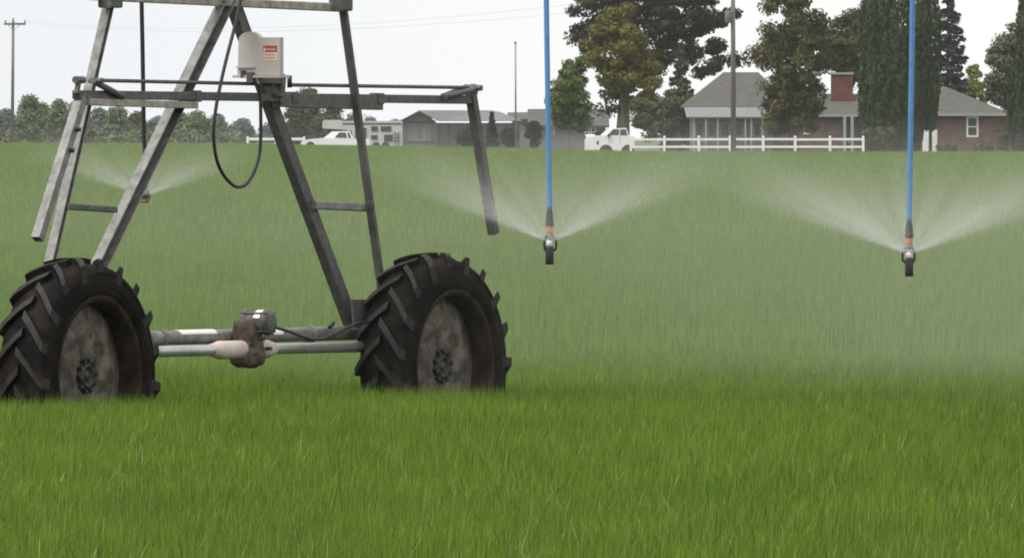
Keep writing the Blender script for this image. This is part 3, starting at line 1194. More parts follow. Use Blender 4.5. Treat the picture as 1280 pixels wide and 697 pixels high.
def mul(*a):
    o = a[0]
    for b in a[1:]:
        n = N.new('ShaderNodeMath')
        n.operation = 'MULTIPLY'
        for i, q in enumerate((o, b)):
            if isinstance(q, (int, float)):
                n.inputs[i].default_value = q
            else:
                L.new(q, n.inputs[i])
        o = n.outputs[0]
    return o


nzm = N.new('ShaderNodeTexNoise')
nzm.inputs['Scale'].default_value = .55
nzm.inputs['Detail'].default_value = 3
L.new(tc.outputs['Object'], nzm.inputs['Vector'])
lump = ramp_node(nzm.outputs['Fac'], .22, .75)
MISTD = .0125
ys_ = N.new('ShaderNodeMath')
ys_.operation = 'MULTIPLY_ADD'
ys_.inputs[1].default_value = .45
L.new(sx.outputs['X'], ys_.inputs[0])
L.new(sx.outputs['Y'], ys_.inputs[2])
yskew = ys_.outputs[0]
# local axes: x along the pipe (P), y along S, z up
dens = mul(ramp_node(sx.outputs['X'], -18.0, 3.0), ramp_node(yskew, -1.5, 8.0), ramp_node(sx.outputs['Y'], 32.0, 12.0),
           ramp_node(sx.outputs['Z'], 2.45, 1.0), lump, MISTD)
L.new(dens, pv.inputs['Density'])
mm.cycles.volume_step_rate = .6
g = MB().box(-22.0, 20.0, -8.0, 32.0, .12, 2.75)
mo = g.build('mist', mm)
mo.location = tw(0, 0, 0)
mo.rotation_euler = (0, 0, math.atan2(PV.y, PV.x))
tag(mo, kind='stuff')
mm, nt, pv = vol_mat('far_drifting_mist', 0, (1, 1, .98))
N, L = nt.nodes, nt.links
tc = N.new('ShaderNodeTexCoord')
sx = N.new('ShaderNodeSeparateXYZ')
L.new(tc.outputs['Object'], sx.inputs[0])
L.new(mul(ramp_node(sx.outputs['Z'], 2.55, 1.5), ramp_node(sx.outputs['Y'], 112, 150), ramp_node(sx.outputs['Y'], 300, 230), .0007), pv.inputs['Density'])
mm.cycles.volume_step_rate = .6
tag(MB().box(-22, 22, 112, 300, .12, 2.55).build('mist', mm), kind='stuff')


# ------------------------------------------------------------------ trees
LEAFK, LEAFN = .54, 3.3


def leaf_mesh(name, pts, nrm, size, material, parent, base, aspect=1.5, droop=0.0):
    n = len(pts)
    a = rng.normal(size=(n, 3))
    nrm = nrm + rng.normal(0, .55, (n, 3))
    nrm /= np.linalg.norm(nrm, axis=1, keepdims=True) + 1e-9
    u = np.cross(nrm, a)
    u /= np.linalg.norm(u, axis=1, keepdims=True) + 1e-9
    if droop:
        u[:, 2] -= droop
        u /= np.linalg.norm(u, axis=1, keepdims=True)
    v = np.cross(nrm, u)
    v /= np.linalg.norm(v, axis=1, keepdims=True) + 1e-9
    s = (size * LEAFK * (.55 + .9 * rng.random(n)))[:, None]
    L_, W_ = s * aspect * .5, s * .5
    vs = np.empty((n, 4, 3), np.float32)
    vs[:, 0] = pts - u * L_
    vs[:, 1] = pts - v * W_ * .9 + u * L_ * .1 + nrm * s * .12
    vs[:, 2] = pts + u * L_
    vs[:, 3] = pts + v * W_ * .9 - u * L_ * .1 + nrm * s * .12
    me_ = bpy.data.meshes.new(name)
    V_ = (vs.reshape(-1, 3) - np.array(base, np.float32)).astype(np.float32)
    me_.vertices.add(len(V_))
    me_.vertices.foreach_set('co', V_.ravel())
    me_.loops.add(n * 4)
    me_.loops.foreach_set('vertex_index', np.arange(n * 4, dtype=np.int32))
    me_.polygons.add(n)
    me_.polygons.foreach_set('loop_start', np.arange(0, n * 4, 4, dtype=np.int32))
    me_.update(calc_edges=True)
    me_.materials.append(material)
    o = bpy.data.objects.new(name, me_)
    COL.objects.link(o)
    o.parent = parent
    return o


def blob_points(blobs, d, n_total, clumps, cl_r, depth=1.0):
    """leaf positions bunched round twig ends inside ellipsoids given in photo pixels"""
    P_, N_ = [], []
    vol = np.array([b[2] * b[3] for b in blobs], float)
    for b, fr_ in zip(blobs, vol / vol.sum()):
        cx, cy, rx, ry = b[:4]
        c = np.array(at(cx, cy, d))
        R_ = np.array([rx, rx * depth, ry]) * d / F
        nc = max(4, int(clumps * fr_))
        dr = rng.normal(size=(nc, 3))
        dr /= np.linalg.norm(dr, axis=1, keepdims=True)
        rad = rng.random(nc) ** .42
        cc = dr * rad[:, None] * .93
        n = int(n_total * LEAFN * fr_)
        idx = rng.integers(0, nc, n)
        pr = rng.normal(size=(n, 3))
        pr /= np.linalg.norm(pr, axis=1, keepdims=True)
        pr *= (rng.random(n) ** .5)[:, None] * cl_r * (.6 + .8 * rng.random(nc)[idx])[:, None]
        pr[:, 2] *= .7
        pos = c + cc[idx] * R_ + pr
        P_.append(pos)
        nn = pr / cl_r * .8 + cc[idx] * .6
        nn[:, 2] += .35
        N_.append(nn)
    return np.concatenate(P_), np.concatenate(N_)


def trunk_mesh(parent, base, blobs, d, r, m, top_px, seed, n_limb=7, multi=1):
    rr = random.Random(seed)
    g = MB()
    b = Vector(base)
    top = at(top_px[0], top_px[1], d)
    mid = b.lerp(top, .5) + Vector((rr.uniform(-.2, .2), rr.uniform(-.2, .2), 0))
    g.tube(smooth_path([tuple(b), tuple(b.lerp(mid, .5)), tuple(mid), tuple(top)], 3), [r * (1.25 - 1.05 * i / 9) for i in range(10)], 9)
    for i in range(n_limb):
        bl = blobs[i % len(blobs)]
        e = at(bl[0] + rr.uniform(-.6, .6) * bl[2], bl[1] + rr.uniform(-.5, .5) * bl[3], d) + Vector((0, rr.uniform(-.5, .5) * bl[2] * d / F, 0))
        s = b.lerp(top, min(.95, max(.15, (e.z - b.z - .25 * abs(e.x - b.x) - .8) / max(.5, top.z - b.z))))
        m_ = s.lerp(e, .5) + Vector((0, 0, .12 * (e - s).length))
        g.tube(smooth_path([tuple(s), tuple(m_), tuple(e)], 3), [r * .42 * (1 - .8 * k / 6) for k in range(7)], 6)
    g.build('trunk', m, parent)


def broad_tree(name, label, cat, d, xb, blobs, n, size, leaf, bark=BARK, r=.22, cl=70, cl_r=.8, grp=None, top=None, depth=.9, ybase=None):
    base = Vector(((xb - CX) / F * d, d, 0))
    o = thing(name, label, cat, base, grp)
    P_, N_ = blob_points(blobs, d, n, cl, cl_r, depth)
    P_[:, 2] = np.maximum(P_[:, 2], .15)
    leaf_mesh('crown', P_, N_, size, leaf, o, base)
    top = top or (blobs[0][0], blobs[0][1] - blobs[0][3] * .4)
    trunk_mesh(o, base, blobs, d, r, bark, top, int(xb), 8)
    return o


def conifer(name, label, cat, d, xb, ytop, half, n, size, leaf, grp=None, zb=.4, power=.9, layers=17, bark=BARK):
    """spruce: whorls of drooping boughs on a straight stem"""
    base = Vector(((xb - CX) / F * d, d, 0))
    H = CAMH + (HY - ytop) / F * d
    rad = half * d / F
    o = thing(name, label, cat, base, grp)
    P_, N_ = [], []
    g = MB()
    g.tube([base, base + ZV * H * .98], [.05 + .012 * H, .02], 8)
    per = 9
    nb = layers * per
    for li in range(layers):
        f = (li + .3) / layers
        zc = zb + (H - zb) * f
        rl = rad * (1 - f) ** power * (.85 + .3 * rng.random()) + .05
        for b in range(per):
            a = rng.random() * 2 * math.pi
            ln = rl * (.7 + .45 * rng.random())
            z1 = zc + (H / layers) * (rng.random() - .5)
            m_ = max(6, int(LEAFN * n / nb * (.35 + 1.3 * (1 - f))))
            t = rng.random(m_) ** .6
            w = (1 - t) * ln * .28 + .06
            px_ = np.cos(a) * ln * t - np.sin(a) * rng.normal(0, .5, m_) * w
            py_ = np.sin(a) * ln * t + np.cos(a) * rng.normal(0, .5, m_) * w
            pz_ = z1 - ln * (.28 * t - .16 * t * t) - np.abs(rng.normal(0, .10, m_)) * (1 + ln * .15)
            P_.append(np.stack([base.x + px_, base.y + py_, np.maximum(pz_, .1)], 1))
            N_.append(np.tile(np.array([[np.cos(a) * .4, np.sin(a) * .4, .9]]), (m_, 1)))
            if b % 3 == 0:
                q = base + Vector((math.cos(a) * ln * .8, math.sin(a) * ln * .8, z1 - ln * .13))
                g.tube([base + ZV * z1, q], [.035, .01], 5)
    leaf_mesh('crown', np.concatenate(P_), np.concatenate(N_), size, leaf, o, base, 1.9)
    g.build('trunk', bark, o)
    return o


def columnar(name, label, d, cols, n, size, leaf, grp=None):
    """arborvitae: narrow upright spires grown together; cols: (px, top row, half width)"""
    xb = sum(c[0] for c in cols) / len(cols)
    base = Vector(((xb - CX) / F * d, d, 0))
    o = thing(name, label, 'evergreen tree', base, grp)
    P_, N_ = [], []
    g = MB()
    tot = sum(c[2] for c in cols)
    for i, (px, yt, hw) in enumerate(cols):
        H = CAMH + (HY - yt) / F * d
        rad = hw * d / F
        x0 = (px - CX) / F * d
        y0 = d + (rng.random() - .5) * .8
        m_ = int(LEAFN * n * hw / tot)
        f = rng.random(m_)
        ang = rng.random(m_) * 2 * math.pi
        f = .15 + .85 * f if px > 1155 and px < 1200 else f
        prof = np.minimum(1, (1 - f) * 5) ** .55 * (.82 + .18 * np.sin(f * 3.1)) * np.minimum(1, (.2 + f * 2.0 if 1155 < px < 1200 else .12 + f * 3 if 1138 < px < 1155 else .62 + f * 3))
        ridge = 1 + .12 * np.sin(ang * 5 + f * 4 + i) + .08 * np.sin(ang * 11 - f * 17)
        rr_ = rad * prof * ridge * (1 - .35 * rng.random(m_) ** 2.2)
        P_.append(np.stack([x0 + np.cos(ang) * rr_, y0 + np.sin(ang) * rr_, .1 + f * (H - .1) + rng.normal(0, .1, m_)], 1))
        N_.append(np.stack([np.cos(ang), np.sin(ang), np.full(m_, .25)], 1))
        g.tube([(x0, y0, 0), (x0, y0, H * .9)], [.14, .03], 7)
    P_ = np.concatenate(P_)
    P_[:, 2] = np.maximum(P_[:, 2], .08)
    leaf_mesh('crown', P_, np.concatenate(N_), size, leaf, o, base, 1.9, 1.6)
    g.build('trunk', BARK, o)
    return o


# near farmstead, left to right
broad_tree('young_tree', 'small fresh green young tree left of the white pickup', 'tree', 1195, 709,
           [(712, 118, 27, 44), (702, 132, 20, 28), (722, 140, 20, 26), (716, 86, 14, 22), (708, 152, 20, 12)], 4600, .30, L_FRESH, BARKL, .10, 95, .55)
broad_tree('pine_tree', 'tallest dark pine with ragged boughs behind the olive maple', 'tree', 1240, 777,
           [(745, 14, 34, 26), (725, 38, 14, 14), (800, 10, 44, 40), (838, 40, 34, 42), (812, 75, 30, 30), (868, 8, 34, 20), (905, 20, 30, 11),
            (896, 62, 36, 10), (918, 74, 22, 8), (878, 86, 32, 10), (872, 40, 22, 14), (885, 24, 30, 10), (858, 66, 18, 14), (772, 118, 20, 10), (760, 135, 12, 5), (845, -25, 60, 30), (780, -25, 60, 22)],
           13500, .36, L_PINE, BARK, .52, 190, .85, top=(792, -40))
broad_tree('maple_tree', 'olive yellow maple with a dense round crown behind the pickup cab', 'tree', 1212, 783,
           [(772, 62, 42, 42), (762, 36, 26, 24), (790, 44, 26, 30), (745, 66, 22, 26), (800, 86, 22, 24), (768, 98, 34, 18), (778, 22, 16, 14), (810, 112, 22, 20), (796, 128, 20, 16)],
           8800, .32, L_MAPLE, BARK, .26, 130, .75)
conifer('spruce_tree', 'grey spruce with a pointed top in front of the pine', 'tree', 1180, 851, 50, 31, 3000, .32, L_SPRUCE)
broad_tree('round_shrub', 'big round grey green shrub beside the porch, right of the pickup', 'shrub', 1160, 838,
           [(838, 146, 38, 28), (815, 152, 22, 22), (862, 150, 18, 24), (848, 128, 26, 18), (803, 142, 15, 26)], 6000, .26, L_GREY, BARK, .12, 110, .6)
broad_tree('oak_tree', 'large brownish green tree growing down to the ground before the brick house', 'tree', 1135, 992,
           [(985, 30, 44, 42), (996, 72, 46, 42), (965, 60, 26, 32), (978, 115, 36, 34), (1000, 120, 36, 32), (986, 150, 44, 26), (985, -10, 40, 26), (1015, 40, 20, 30)],
           10500, .30, L_OAK, BARK, .35, 210, .75, top=(988, 10))
broad_tree('rear_tree', 'dull olive tree rising behind the red brick chimney', 'tree', 1185, 1062,
           [(1062, 48, 30, 32), (1042, 60, 20, 26), (1085, 56, 18, 34), (1072, 26, 16, 14), (1062, 85, 34, 22)], 5200, .34, L_BACK, BARK, .25, 110, .75)
columnar('arborvitae', 'wide dark clump of columnar evergreens behind the right blue hose', 1128,
         [(1090, -22, 17), (1106, -34, 17), (1126, -30, 19), (1147, -38, 15), (1163, -26, 13), (1116, 40, 26), (1140, 45, 16), (1092, 60, 17)],
         14500, .30, L_ARB)
conifer('blue_spruce', 'blue grey spruce with drooping boughs right of the columnar evergreens', 'tree', 1190, 1185, -40, 45, 5200, .34, L_BLUE, layers=22)
broad_tree('poplar_tree', 'small lime yellow tree showing above the right house roof', 'tree', 1200, 1216,
           [(1217, 98, 11, 18), (1214, 110, 14, 14), (1221, 118, 16, 12)], 1300, .28, L_LIME, BARKL, .08, 30, .45)
broad_tree('ash_tree', 'mid green tree with feathery outline at the right end of the brick house', 'tree', 1140, 1262,
           [(1262, 70, 26, 34), (1250, 100, 26, 30), (1268, 120, 26, 32), (1246, 78, 16, 20), (1274, 48, 18, 20)], 5200, .30, L_SPRUCE, BARK, .2, 110, .7)
columnar('arborvitae', 'dark columnar evergreen cut by the right edge of the picture', 1130, [(1283, -20, 13), (1276, 70, 15), (1290, 40, 15)], 4600, .30, L_ARB)
# low shrubs
for i, (px, yt, hw, lab) in enumerate([(1100, 158, 22, 'low grey green shrub at the foot of the columnar evergreens, left side'),
                                      (1262, 156, 16, 'low shrub against the far right brick wall'),
                                      (1184, 181, 10, 'lowest small bush under the brick wall beside the white door'),
                                      (1228, 183, 9, 'tiny bush under the white framed window'), ]):
    dd = 1126 if px < 1150 else 1140
    broad_tree('garden_shrub', lab, 'shrub', dd, px, [(px, (yt + 188) / 2, hw, (188 - yt) / 2 + 2)], int(500 + 60 * hw), .24, L_GREY, BARK, .05, 40, .4,
               grp='shrubs around the brick house')
# by the shed
conifer('shed_spruce', 'little dark pointed spruce standing before the metal shed', 'tree', 1330, 615, 139, 9, 1000, .32, L_DARKSH, layers=10, zb=.1)
for px, yt, hw, lab in [(584, 158, 14, 'dark scruffy bush at the shed wall behind the hanging right arm'),
                        (636, 163, 10, 'dark scruffy bush between the little spruce and the thin grey pole'),
                        (667, 152, 9, 'dark upright bush between the thin grey pole and the first blue hose'),
                        (752, 166, 12, 'low dark bush at the grey house wall left of the pickup')]:
    dd = 1325 if px < 660 else 1230
    broad_tree('yard_shrub', lab, 'shrub', dd, px, [(px, (yt + 183) / 2, hw, (183 - yt) / 2 + 1)], int(400 + 50 * hw), .28, L_DARKSH, BARK, .05, 30, .4,
               grp='shrubs around the shed')

# the tree line along the left edge of the field
TL = [(8, 136, 15, 1700, L_FARB, 'blue green tree at the far left edge behind the utility pole'),
      (36, 119, 17, 1640, L_FAR, 'tallest green tree of the left tree line, right of the utility pole'),
      (57, 132, 13, 1650, L_FAR, 'rounded pale tree between the two taller trees of the left tree line'),
      (73, 124, 12, 1645, L_FAR, 'pointed light green tree just left of the leaning steel arm'),
      (97, 128, 15, 1660, L_FAR, 'pale tree hidden behind the outer left tower leg'),
      (123, 133, 15, 1740, L_FARB, 'hazy blue tree between the two left tower legs'),
      (148, 134, 17, 1670, L_FAR, 'green tree left of the black hose'),
      (170, 141, 12, 1680, L_RUST, 'brownish low tree behind the black hose'),
      (196, 146, 14, 1690, L_FARB, 'low hazy tree right of the black hose'),
      (222, 137, 17, 1665, L_FAR, 'broad green tree behind the slanted left leg'),
      (248, 140, 18, 1655, L_FAR, 'broad green tree right of the slanted left leg'),
      (272, 146, 13, 1720, L_FARB, 'hazy tree inside the left side of the cable loop'),
      (302, 149, 15, 1900, L_FARB, 'faint grey tree inside the cable loop'),
      (340, 152, 17, 2000, L_FARB, 'faint low grey tree right of the cable loop'),
      (382, 109, 24, 1620, L_RUST, 'tall rusty green tree behind the right slanted tower leg'),
      (412, 128, 17, 1610, L_RUST, 'shorter rusty green tree left of the camper nose'),
      (440, 143, 15, 2050, L_FARB, 'faint blue tree above the camper roof'),
      (464, 147, 11, 2150, L_FARB, 'small faint blue tree above the camper windows'),
      (492, 150, 12, 2150, L_FARB, 'faint blue tree above the camper tail')]
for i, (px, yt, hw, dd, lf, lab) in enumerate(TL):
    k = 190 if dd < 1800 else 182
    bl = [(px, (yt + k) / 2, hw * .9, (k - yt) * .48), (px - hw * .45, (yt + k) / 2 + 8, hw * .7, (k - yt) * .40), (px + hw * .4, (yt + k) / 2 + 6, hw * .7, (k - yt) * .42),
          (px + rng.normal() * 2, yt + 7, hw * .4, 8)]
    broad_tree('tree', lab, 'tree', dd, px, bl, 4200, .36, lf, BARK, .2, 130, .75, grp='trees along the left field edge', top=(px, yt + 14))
# undergrowth that closes the foot of that line
P_, N_ = [], []
for px in range(-60, 300, 3):
    dd = 1640 + rng.random() * 60
    q, w = blob_points([(px, 176 + rng.normal() * 2, 6, 12)], dd, 80, 6, .6)
    P_.append(q)
    N_.append(w)
P_ = np.concatenate(P_)
P_[:, 2] = np.maximum(P_[:, 2], .05)
ho = bpy.data.objects.new('undergrowth', None)
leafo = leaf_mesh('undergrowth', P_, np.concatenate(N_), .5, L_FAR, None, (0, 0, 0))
tag(leafo, kind='stuff')
bpy.data.objects.remove(ho)

# ------------------------------------------------------------------ buildings
def X(px, d):
    return (px - CX) / F * d


def Z(py, d):
    return CAMH + (HY - py) / F * d


def window(parent, px0, px1, py0, py1, d, y, frame=WHITEP, glass=GLASSD, bar=True, name='window', t=.09):
    """frame proud of the wall at y, glass set back in it"""
    x0, x1, z0, z1 = X(px0, d), X(px1, d), Z(py1, d), Z(py0, d)
    g = MB()
    g.box(x0, x0 + t, y - .06, y + .02, z0, z1).box(x1 - t, x1, y - .06, y + .02, z0, z1)
    g.box(x0 + t, x1 - t, y - .06, y + .02, z1 - t, z1).box(x0 + t, x1 - t, y - .08, y + .02, z0, z0 + t)
    if bar:
        zm = (z0 + z1) / 2
        g.box(x0 + t, x1 - t, y - .05, y + .01, zm - .04, zm + .04)
    w = g.build(name, frame, parent)
    MB().box(x0 + t * .9, x1 - t * .9, y - .02, y + .015, z0 + t * .9, z1 - t * .9).build('pane', glass, w)
    return w


def hip_roof(x0, x1, y0, y1, ze, zr, r0, r1, th=.16):
    """ridge from r0 to r1 (x) along the middle; eaves slab of thickness th"""
    ym = (y0 + y1) / 2
    g = MB()
    g.add([(x0, y0, ze), (x1, y0, ze), (x1, y1, ze), (x0, y1, ze), (r0, ym, zr), (r1, ym, zr), (x0, y0, ze - th), (x1, y0, ze - th), (x1, y1, ze - th), (x0, y1, ze - th)],
          [(0, 1, 5, 4), (1, 2, 5), (2, 3, 4, 5), (3, 0, 4), (9, 8, 7, 6), (6, 7, 1, 0), (7, 8, 2, 1), (8, 9, 3, 2), (9, 6, 0, 3)])
    return g


HD = 1150.0
house = thing('brick_house', 'long low brown brick house with grey hipped roofs behind the white fence', 'house', (X(1060, HD), HD, 0))
g = MB()
g.box(X(1166, HD), X(1263, HD), HD, HD + 9, 0, Z(142, HD) - .02)
g.build('wall', BRICK, house)
g = MB()
g.box(X(966, HD), X(1166, HD) - .003, HD + .6, HD + 9.6, 0, Z(144, HD) - .02)
g.build('wall', BRICK, house)
g = MB()
g.box(X(864, HD), X(966, HD) - .003, HD + .3, HD + 10, 0, Z(146, HD) - .02)
g.build('porch_wall', SIDING, house)
g = hip_roof(X(1160, HD), X(1260, HD) + .15, HD - .5, HD + 9.6, Z(141.5, HD), Z(107, HD), X(1140, HD) + 1.5, X(1181, HD))
g.build('roof', SHINGLE, house)
MB().box(X(1160, HD), X(1260, HD) + .16, HD - .54, HD - .503, Z(145, HD), Z(141.5, HD)).build('fascia', FASCIA, house)
g = hip_roof(X(948, HD), X(1164, HD), HD + .1, HD + 10, Z(143, HD), Z(117, HD), X(990, HD), X(1150, HD))
roof2 = g.build('roof', SHINGLE, house)
MB().box(X(948, HD), X(1160, HD), HD + .06, HD + .097, Z(146, HD), Z(143, HD)).build('fascia', FASCIA, house)
g = hip_roof(X(852, HD), X(992, HD), HD + 1.6, HD + 12.5, Z(133, HD), Z(90, HD), X(906, HD), X(950, HD))
g.build('roof', SHINGLE, house)
# lean-to porch roof of pale sheet
x0, x1 = X(858, HD), X(962, HD)
g = MB()
g.hexa([(x0, HD - 1.2, Z(147.5, HD)), (x1, HD - 1.2, Z(147.5, HD)), (x1, HD + 2.4, Z(132, HD)), (x0 - .2, HD + 2.4, Z(132, HD)),
        (x0, HD - 1.2, Z(146, HD)), (x1, HD - 1.2, Z(146, HD)), (x1, HD + 2.4, Z(130.5, HD)), (x0 - .2, HD + 2.4, Z(130.5, HD))])
g.build('porch_roof', PORCHR, house)
for px in (867, 882, 897, 931.5, 939, 953):
    MB().box(X(px, HD) - .06, X(px, HD) + .06, HD - 1.05, HD - .93, 0, Z(147, HD) + .02).build('porch_post', FASCIA, house)
for a, b in ((869, 880), (884.5, 894.5), (900, 912), (919, 929), (942, 951)):
    window(house, a, b, 153.5, 171, HD, HD + .3, FASCIA, GLASSD, False, t=.07)
window(house, 1005, 1014, 153, 168, HD, HD + .6)
window(house, 1208, 1223, 145.5, 171.5, HD, HD, bar=True, t=.13)
x0, x1 = X(1054, HD), X(1067, HD)
for a in (x0, x1 - .22):
    MB().box(a, a + .22, HD - .02, HD + .2, 0, Z(146, HD)).build('entry_post', FASCIA, house)
d_ = MB().box(x0 + .25, x1 - .24, HD + .52, HD + .598, 0, Z(150, HD)).build('door', TRIM, house)
MB().box(x1 - .38, x1 - .32, HD + .46, HD + .518, .95, 1.08).build('handle', WHITEP, d_)
g = MB().box(X(1153, HD), X(1171.5, HD), HD - .09, HD - .003, 0, Z(162, HD))
for i in range(3):
    z_ = .25 + i * .5
    g.box(X(1154.5, HD), X(1170, HD), HD - .12, HD - .093, z_, z_ + .38)
g.build('side_door', WHITEP, house)
# chimney
g = MB().box(X(1040, HD), X(1067.5, HD), HD + 3.2, HD + 4.4, Z(140, HD), Z(93, HD))
ch = g.build('chimney', BRICKR, roof2)
MB().box(X(1039, HD), X(1068.5, HD), HD + 3.1, HD + 4.5, Z(93, HD), Z(90.5, HD)).build('chimney_cap', FASCIA, house)

# grey house behind the young tree
GD = 1300.0
gh = thing('grey_house', 'small pale grey house half hidden behind the young green tree', 'house', (X(722, GD), GD, 0))
x0, x1 = X(664, GD), X(757, GD)
ze, zr = Z(158, GD), Z(139, GD)
MB().box(x0, x1, GD, GD + 8, 0, ze).build('wall', SIDING, gh)
g = MB()
ym = GD + 4
g.add([(x0 - .3, GD - .5, ze - .1), (x1 + .3, GD - .5, ze - .1), (x1 + .3, GD + 8.5, ze - .1), (x0 - .3, GD + 8.5, ze - .1), (x0 - .3, ym, zr), (x1 + .3, ym, zr),
       (x0 - .3, GD - .5, ze + .08), (x1 + .3, GD - .5, ze + .08), (x1 + .3, GD + 8.5, ze + .08), (x0 - .3, GD + 8.5, ze + .08), (x0 - .3, ym, zr + .18), (x1 + .3, ym, zr + .18)],
      [(6, 7, 11, 10), (8, 9, 10, 11), (1, 0, 4, 5), (3, 2, 5, 4), (0, 1, 7, 6), (2, 3, 9, 8), (0, 6, 10, 4), (4, 10, 9, 3), (1, 5, 11, 7), (5, 2, 8, 11)])
g.build('roof', SHINGLE, gh)
MB().prism([(x0, GD, ze), (x0, GD + 8, ze), (x0, ym, zr)], (.2, 0, 0)).build('gable', SIDING, gh)
MB().prism([(x1 - .2, GD, ze), (x1 - .2, GD + 8, ze), (x1 - .2, ym, zr)], (.2, 0, 0)).build('gable', SIDING, gh)
window(gh, 731, 737, 160, 170, GD, GD, t=.07)
window(gh, 738.5, 745, 160, 170, GD, GD, t=.07)
window(gh, 686, 693, 160, 168, GD, GD, t=.07)
# neighbouring dark roofed outbuilding
OD = 1370.0
ob = thing('outbuilding', 'low outbuilding with a dark sloping roof between the shed and the first blue hose', 'outbuilding', (X(668, OD), OD, 0))
x0, x1 = X(640, OD), X(698, OD)
MB().box(x0, x1, OD, OD + 6, 0, Z(150, OD)).build('wall', SIDING, ob)
g = MB()
g.hexa([(x0 - .4, OD - .5, Z(151, OD)), (x1 + .4, OD - .5, Z(148, OD)), (x1 + .4, OD + 6.4, Z(141, OD)), (x0 - .4, OD + 6.4, Z(142, OD)),
        (x0 - .4, OD - .5, Z(149.5, OD)), (x1 + .4, OD - .5, Z(146.5, OD)), (x1 + .4, OD + 6.4, Z(139.5, OD)), (x0 - .4, OD + 6.4, Z(140.5, OD))])
g.build('roof', SHINGLE, ob)
MB().tube([(X(661.5, OD), OD + 1, Z(150, OD)), (X(661.5, OD), OD + 1, Z(137, OD)), (X(664, OD), OD + 1, Z(137, OD))], .09, 8).build('vent_pipe', WHITEP, ob)

# metal shed: gable end to the left, long wall to the right
SD = 1340.0
sh_ = thing('metal_shed', 'long grey sheet metal shed with its pitched gable end toward the camper', 'shed', (X(575, SD), SD, 0))
xa, xb_, xc = X(503, SD), X(545, SD), X(650, SD)
ze, zr = Z(151.5, SD), Z(140.5, SD)
gy = 2.2
# gable end faces the camera; the long side runs right and slightly back
xm = (xa + xb_) / 2
g = MB()
ln_ = 10
g.prism([(xa, SD, 0), (xa, SD + .12, 0), (xa, SD + .12, ze), (xa, SD, ze)], (.25, 0, 0))
g.prism([(xb_ - .25, SD, 0), (xb_ - .25, SD + .12, 0), (xb_ - .25, SD + .12, ze), (xb_ - .25, SD, ze)], (.25, 0, 0))
g.prism([(xa, SD, ze), (xb_, SD, ze), (xm, SD, zr)], (0, .12, 0))
g.build('gable_frame', METALB, sh_)
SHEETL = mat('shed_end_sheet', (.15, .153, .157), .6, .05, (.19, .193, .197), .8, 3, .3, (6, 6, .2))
MB().box(xa + .25, xb_ - .25, SD + .3, SD + .4, 0, ze).build('end_sheet', SHEETL, sh_)
g = MB()
g.box(xa + .3, xb_ - .3, SD + .16, SD + .26, .9, 1.15).box(xm - .04, xm + .04, SD + .2, SD + .29, .0, ze)
g.build('end_rail', SHEETL, sh_)
g = MB()
g.prism([(xb_, SD + .05, 0), (xc, SD + 6.5, 0), (xc, SD + 6.5, ze - .15), (xb_, SD + .05, ze - .15)], (-.1, .12, 0))
for i in range(9):
    t = (i + .5) / 9
    q = Vector((xb_, SD + .05, 0)).lerp(Vector((xc, SD + 6.5, 0)), t)
    g.box(q.x - .05, q.x + .05, q.y - .12, q.y - .02, 0, ze - .2)
g.build('side_wall', METALB, sh_)
g = MB()
g.add([(xa - .2, SD - .3, ze), (xb_ + .2, SD - .3, ze), (xm, SD - .3, zr + .02), (xm + 7.0, SD + 13, zr + .02), (xc + .2, SD + 6.3, ze), (xa, SD + 14, ze),
       (xa - .2, SD - .3, ze + .05), (xb_ + .2, SD - .3, ze + .05), (xm, SD - .3, zr + .18), (xm + 6.2, SD + 9.8, zr + .18), (xc + .2, SD + 6.3, ze + .05), (xa, SD + 14, ze + .05)],
      [(7, 10, 9, 8), (1, 2, 3, 4), (6, 8, 9, 11), (0, 5, 3, 2), (1, 4, 10, 7), (0, 2, 8, 6), (1, 7, 8, 2), (4, 3, 9, 10), (5, 11, 9, 3), (0, 6, 11, 5)])
g.build('roof', METALR, sh_)

# ------------------------------------------------------------------ vehicles
def extrude_side(prof, d, y0, w, name, m, parent, px=True):
    pts = [(X(a, d), y0, Z(b, d)) for a, b in prof]
    return MB().prism(pts, (0, w, 0)).build(name, m, parent)


def wheel_at(parent, px, d, y, r):
    g = MB()
    g.lathe([(0, -.12), (r * .55, -.12), (r * .6, -.10), (r * .95, -.12), (r, -.08), (r, .08), (r * .95, .12), (0, .12)], (X(px, d), y, r), (0, 1, 0), 20)
    g.build('wheel', RUBBERC, parent)


def round_poly(pts, off):
    return pts


def pickup(name, label, d, x_front, k, parts):
    """white pickup seen from its left-front; x rows in photo pixels"""
    o = thing(name, label, 'pickup truck', (X(x_front + 35, d), d, 0))
    return o


PD = 1112.0
pk = thing('pickup_truck', 'white pickup truck parked nose left at the end of the white fence', 'pickup truck', (X(762, PD), PD, 0))
# lower body, hood to bed
g = MB()
body = [(731, 193), (731, 175), (733, 171.5), (744, 169.8), (752, 169), (764, 169.3), (787, 169.8), (793, 170.5), (793, 191), (790, 193)]
pts = [(X(a, PD), PD, Z(b, PD)) for a, b in body]
g.prism(pts[::-1], (0, 1.9, 0))
g.build('body', CARW, pk)
g = MB()
cab0 = [(751, 169.2), (760.5, 160.6), (783, 160.2), (786, 169.6)]
lo_ = [(X(a, PD), Z(b, PD)) for a, b in cab0]
yv = [(PD + .08, PD + 1.82), (PD + .22, PD + 1.68), (PD + .22, PD + 1.68), (PD + .08, PD + 1.82)]
vs = [(lo_[i][0], yv[i][0], lo_[i][1]) for i in range(4)] + [(lo_[i][0], yv[i][1], lo_[i][1]) for i in range(4)]
g.add(vs, [(0, 3, 2, 1), (4, 5, 6, 7), (0, 1, 5, 4), (1, 2, 6, 5), (2, 3, 7, 6), (3, 0, 4, 7)])
g.build('cab', CARW, pk)


def quad_slab(pts, off, name, m, parent):
    return MB().prism(pts, off).build(name, m, parent)


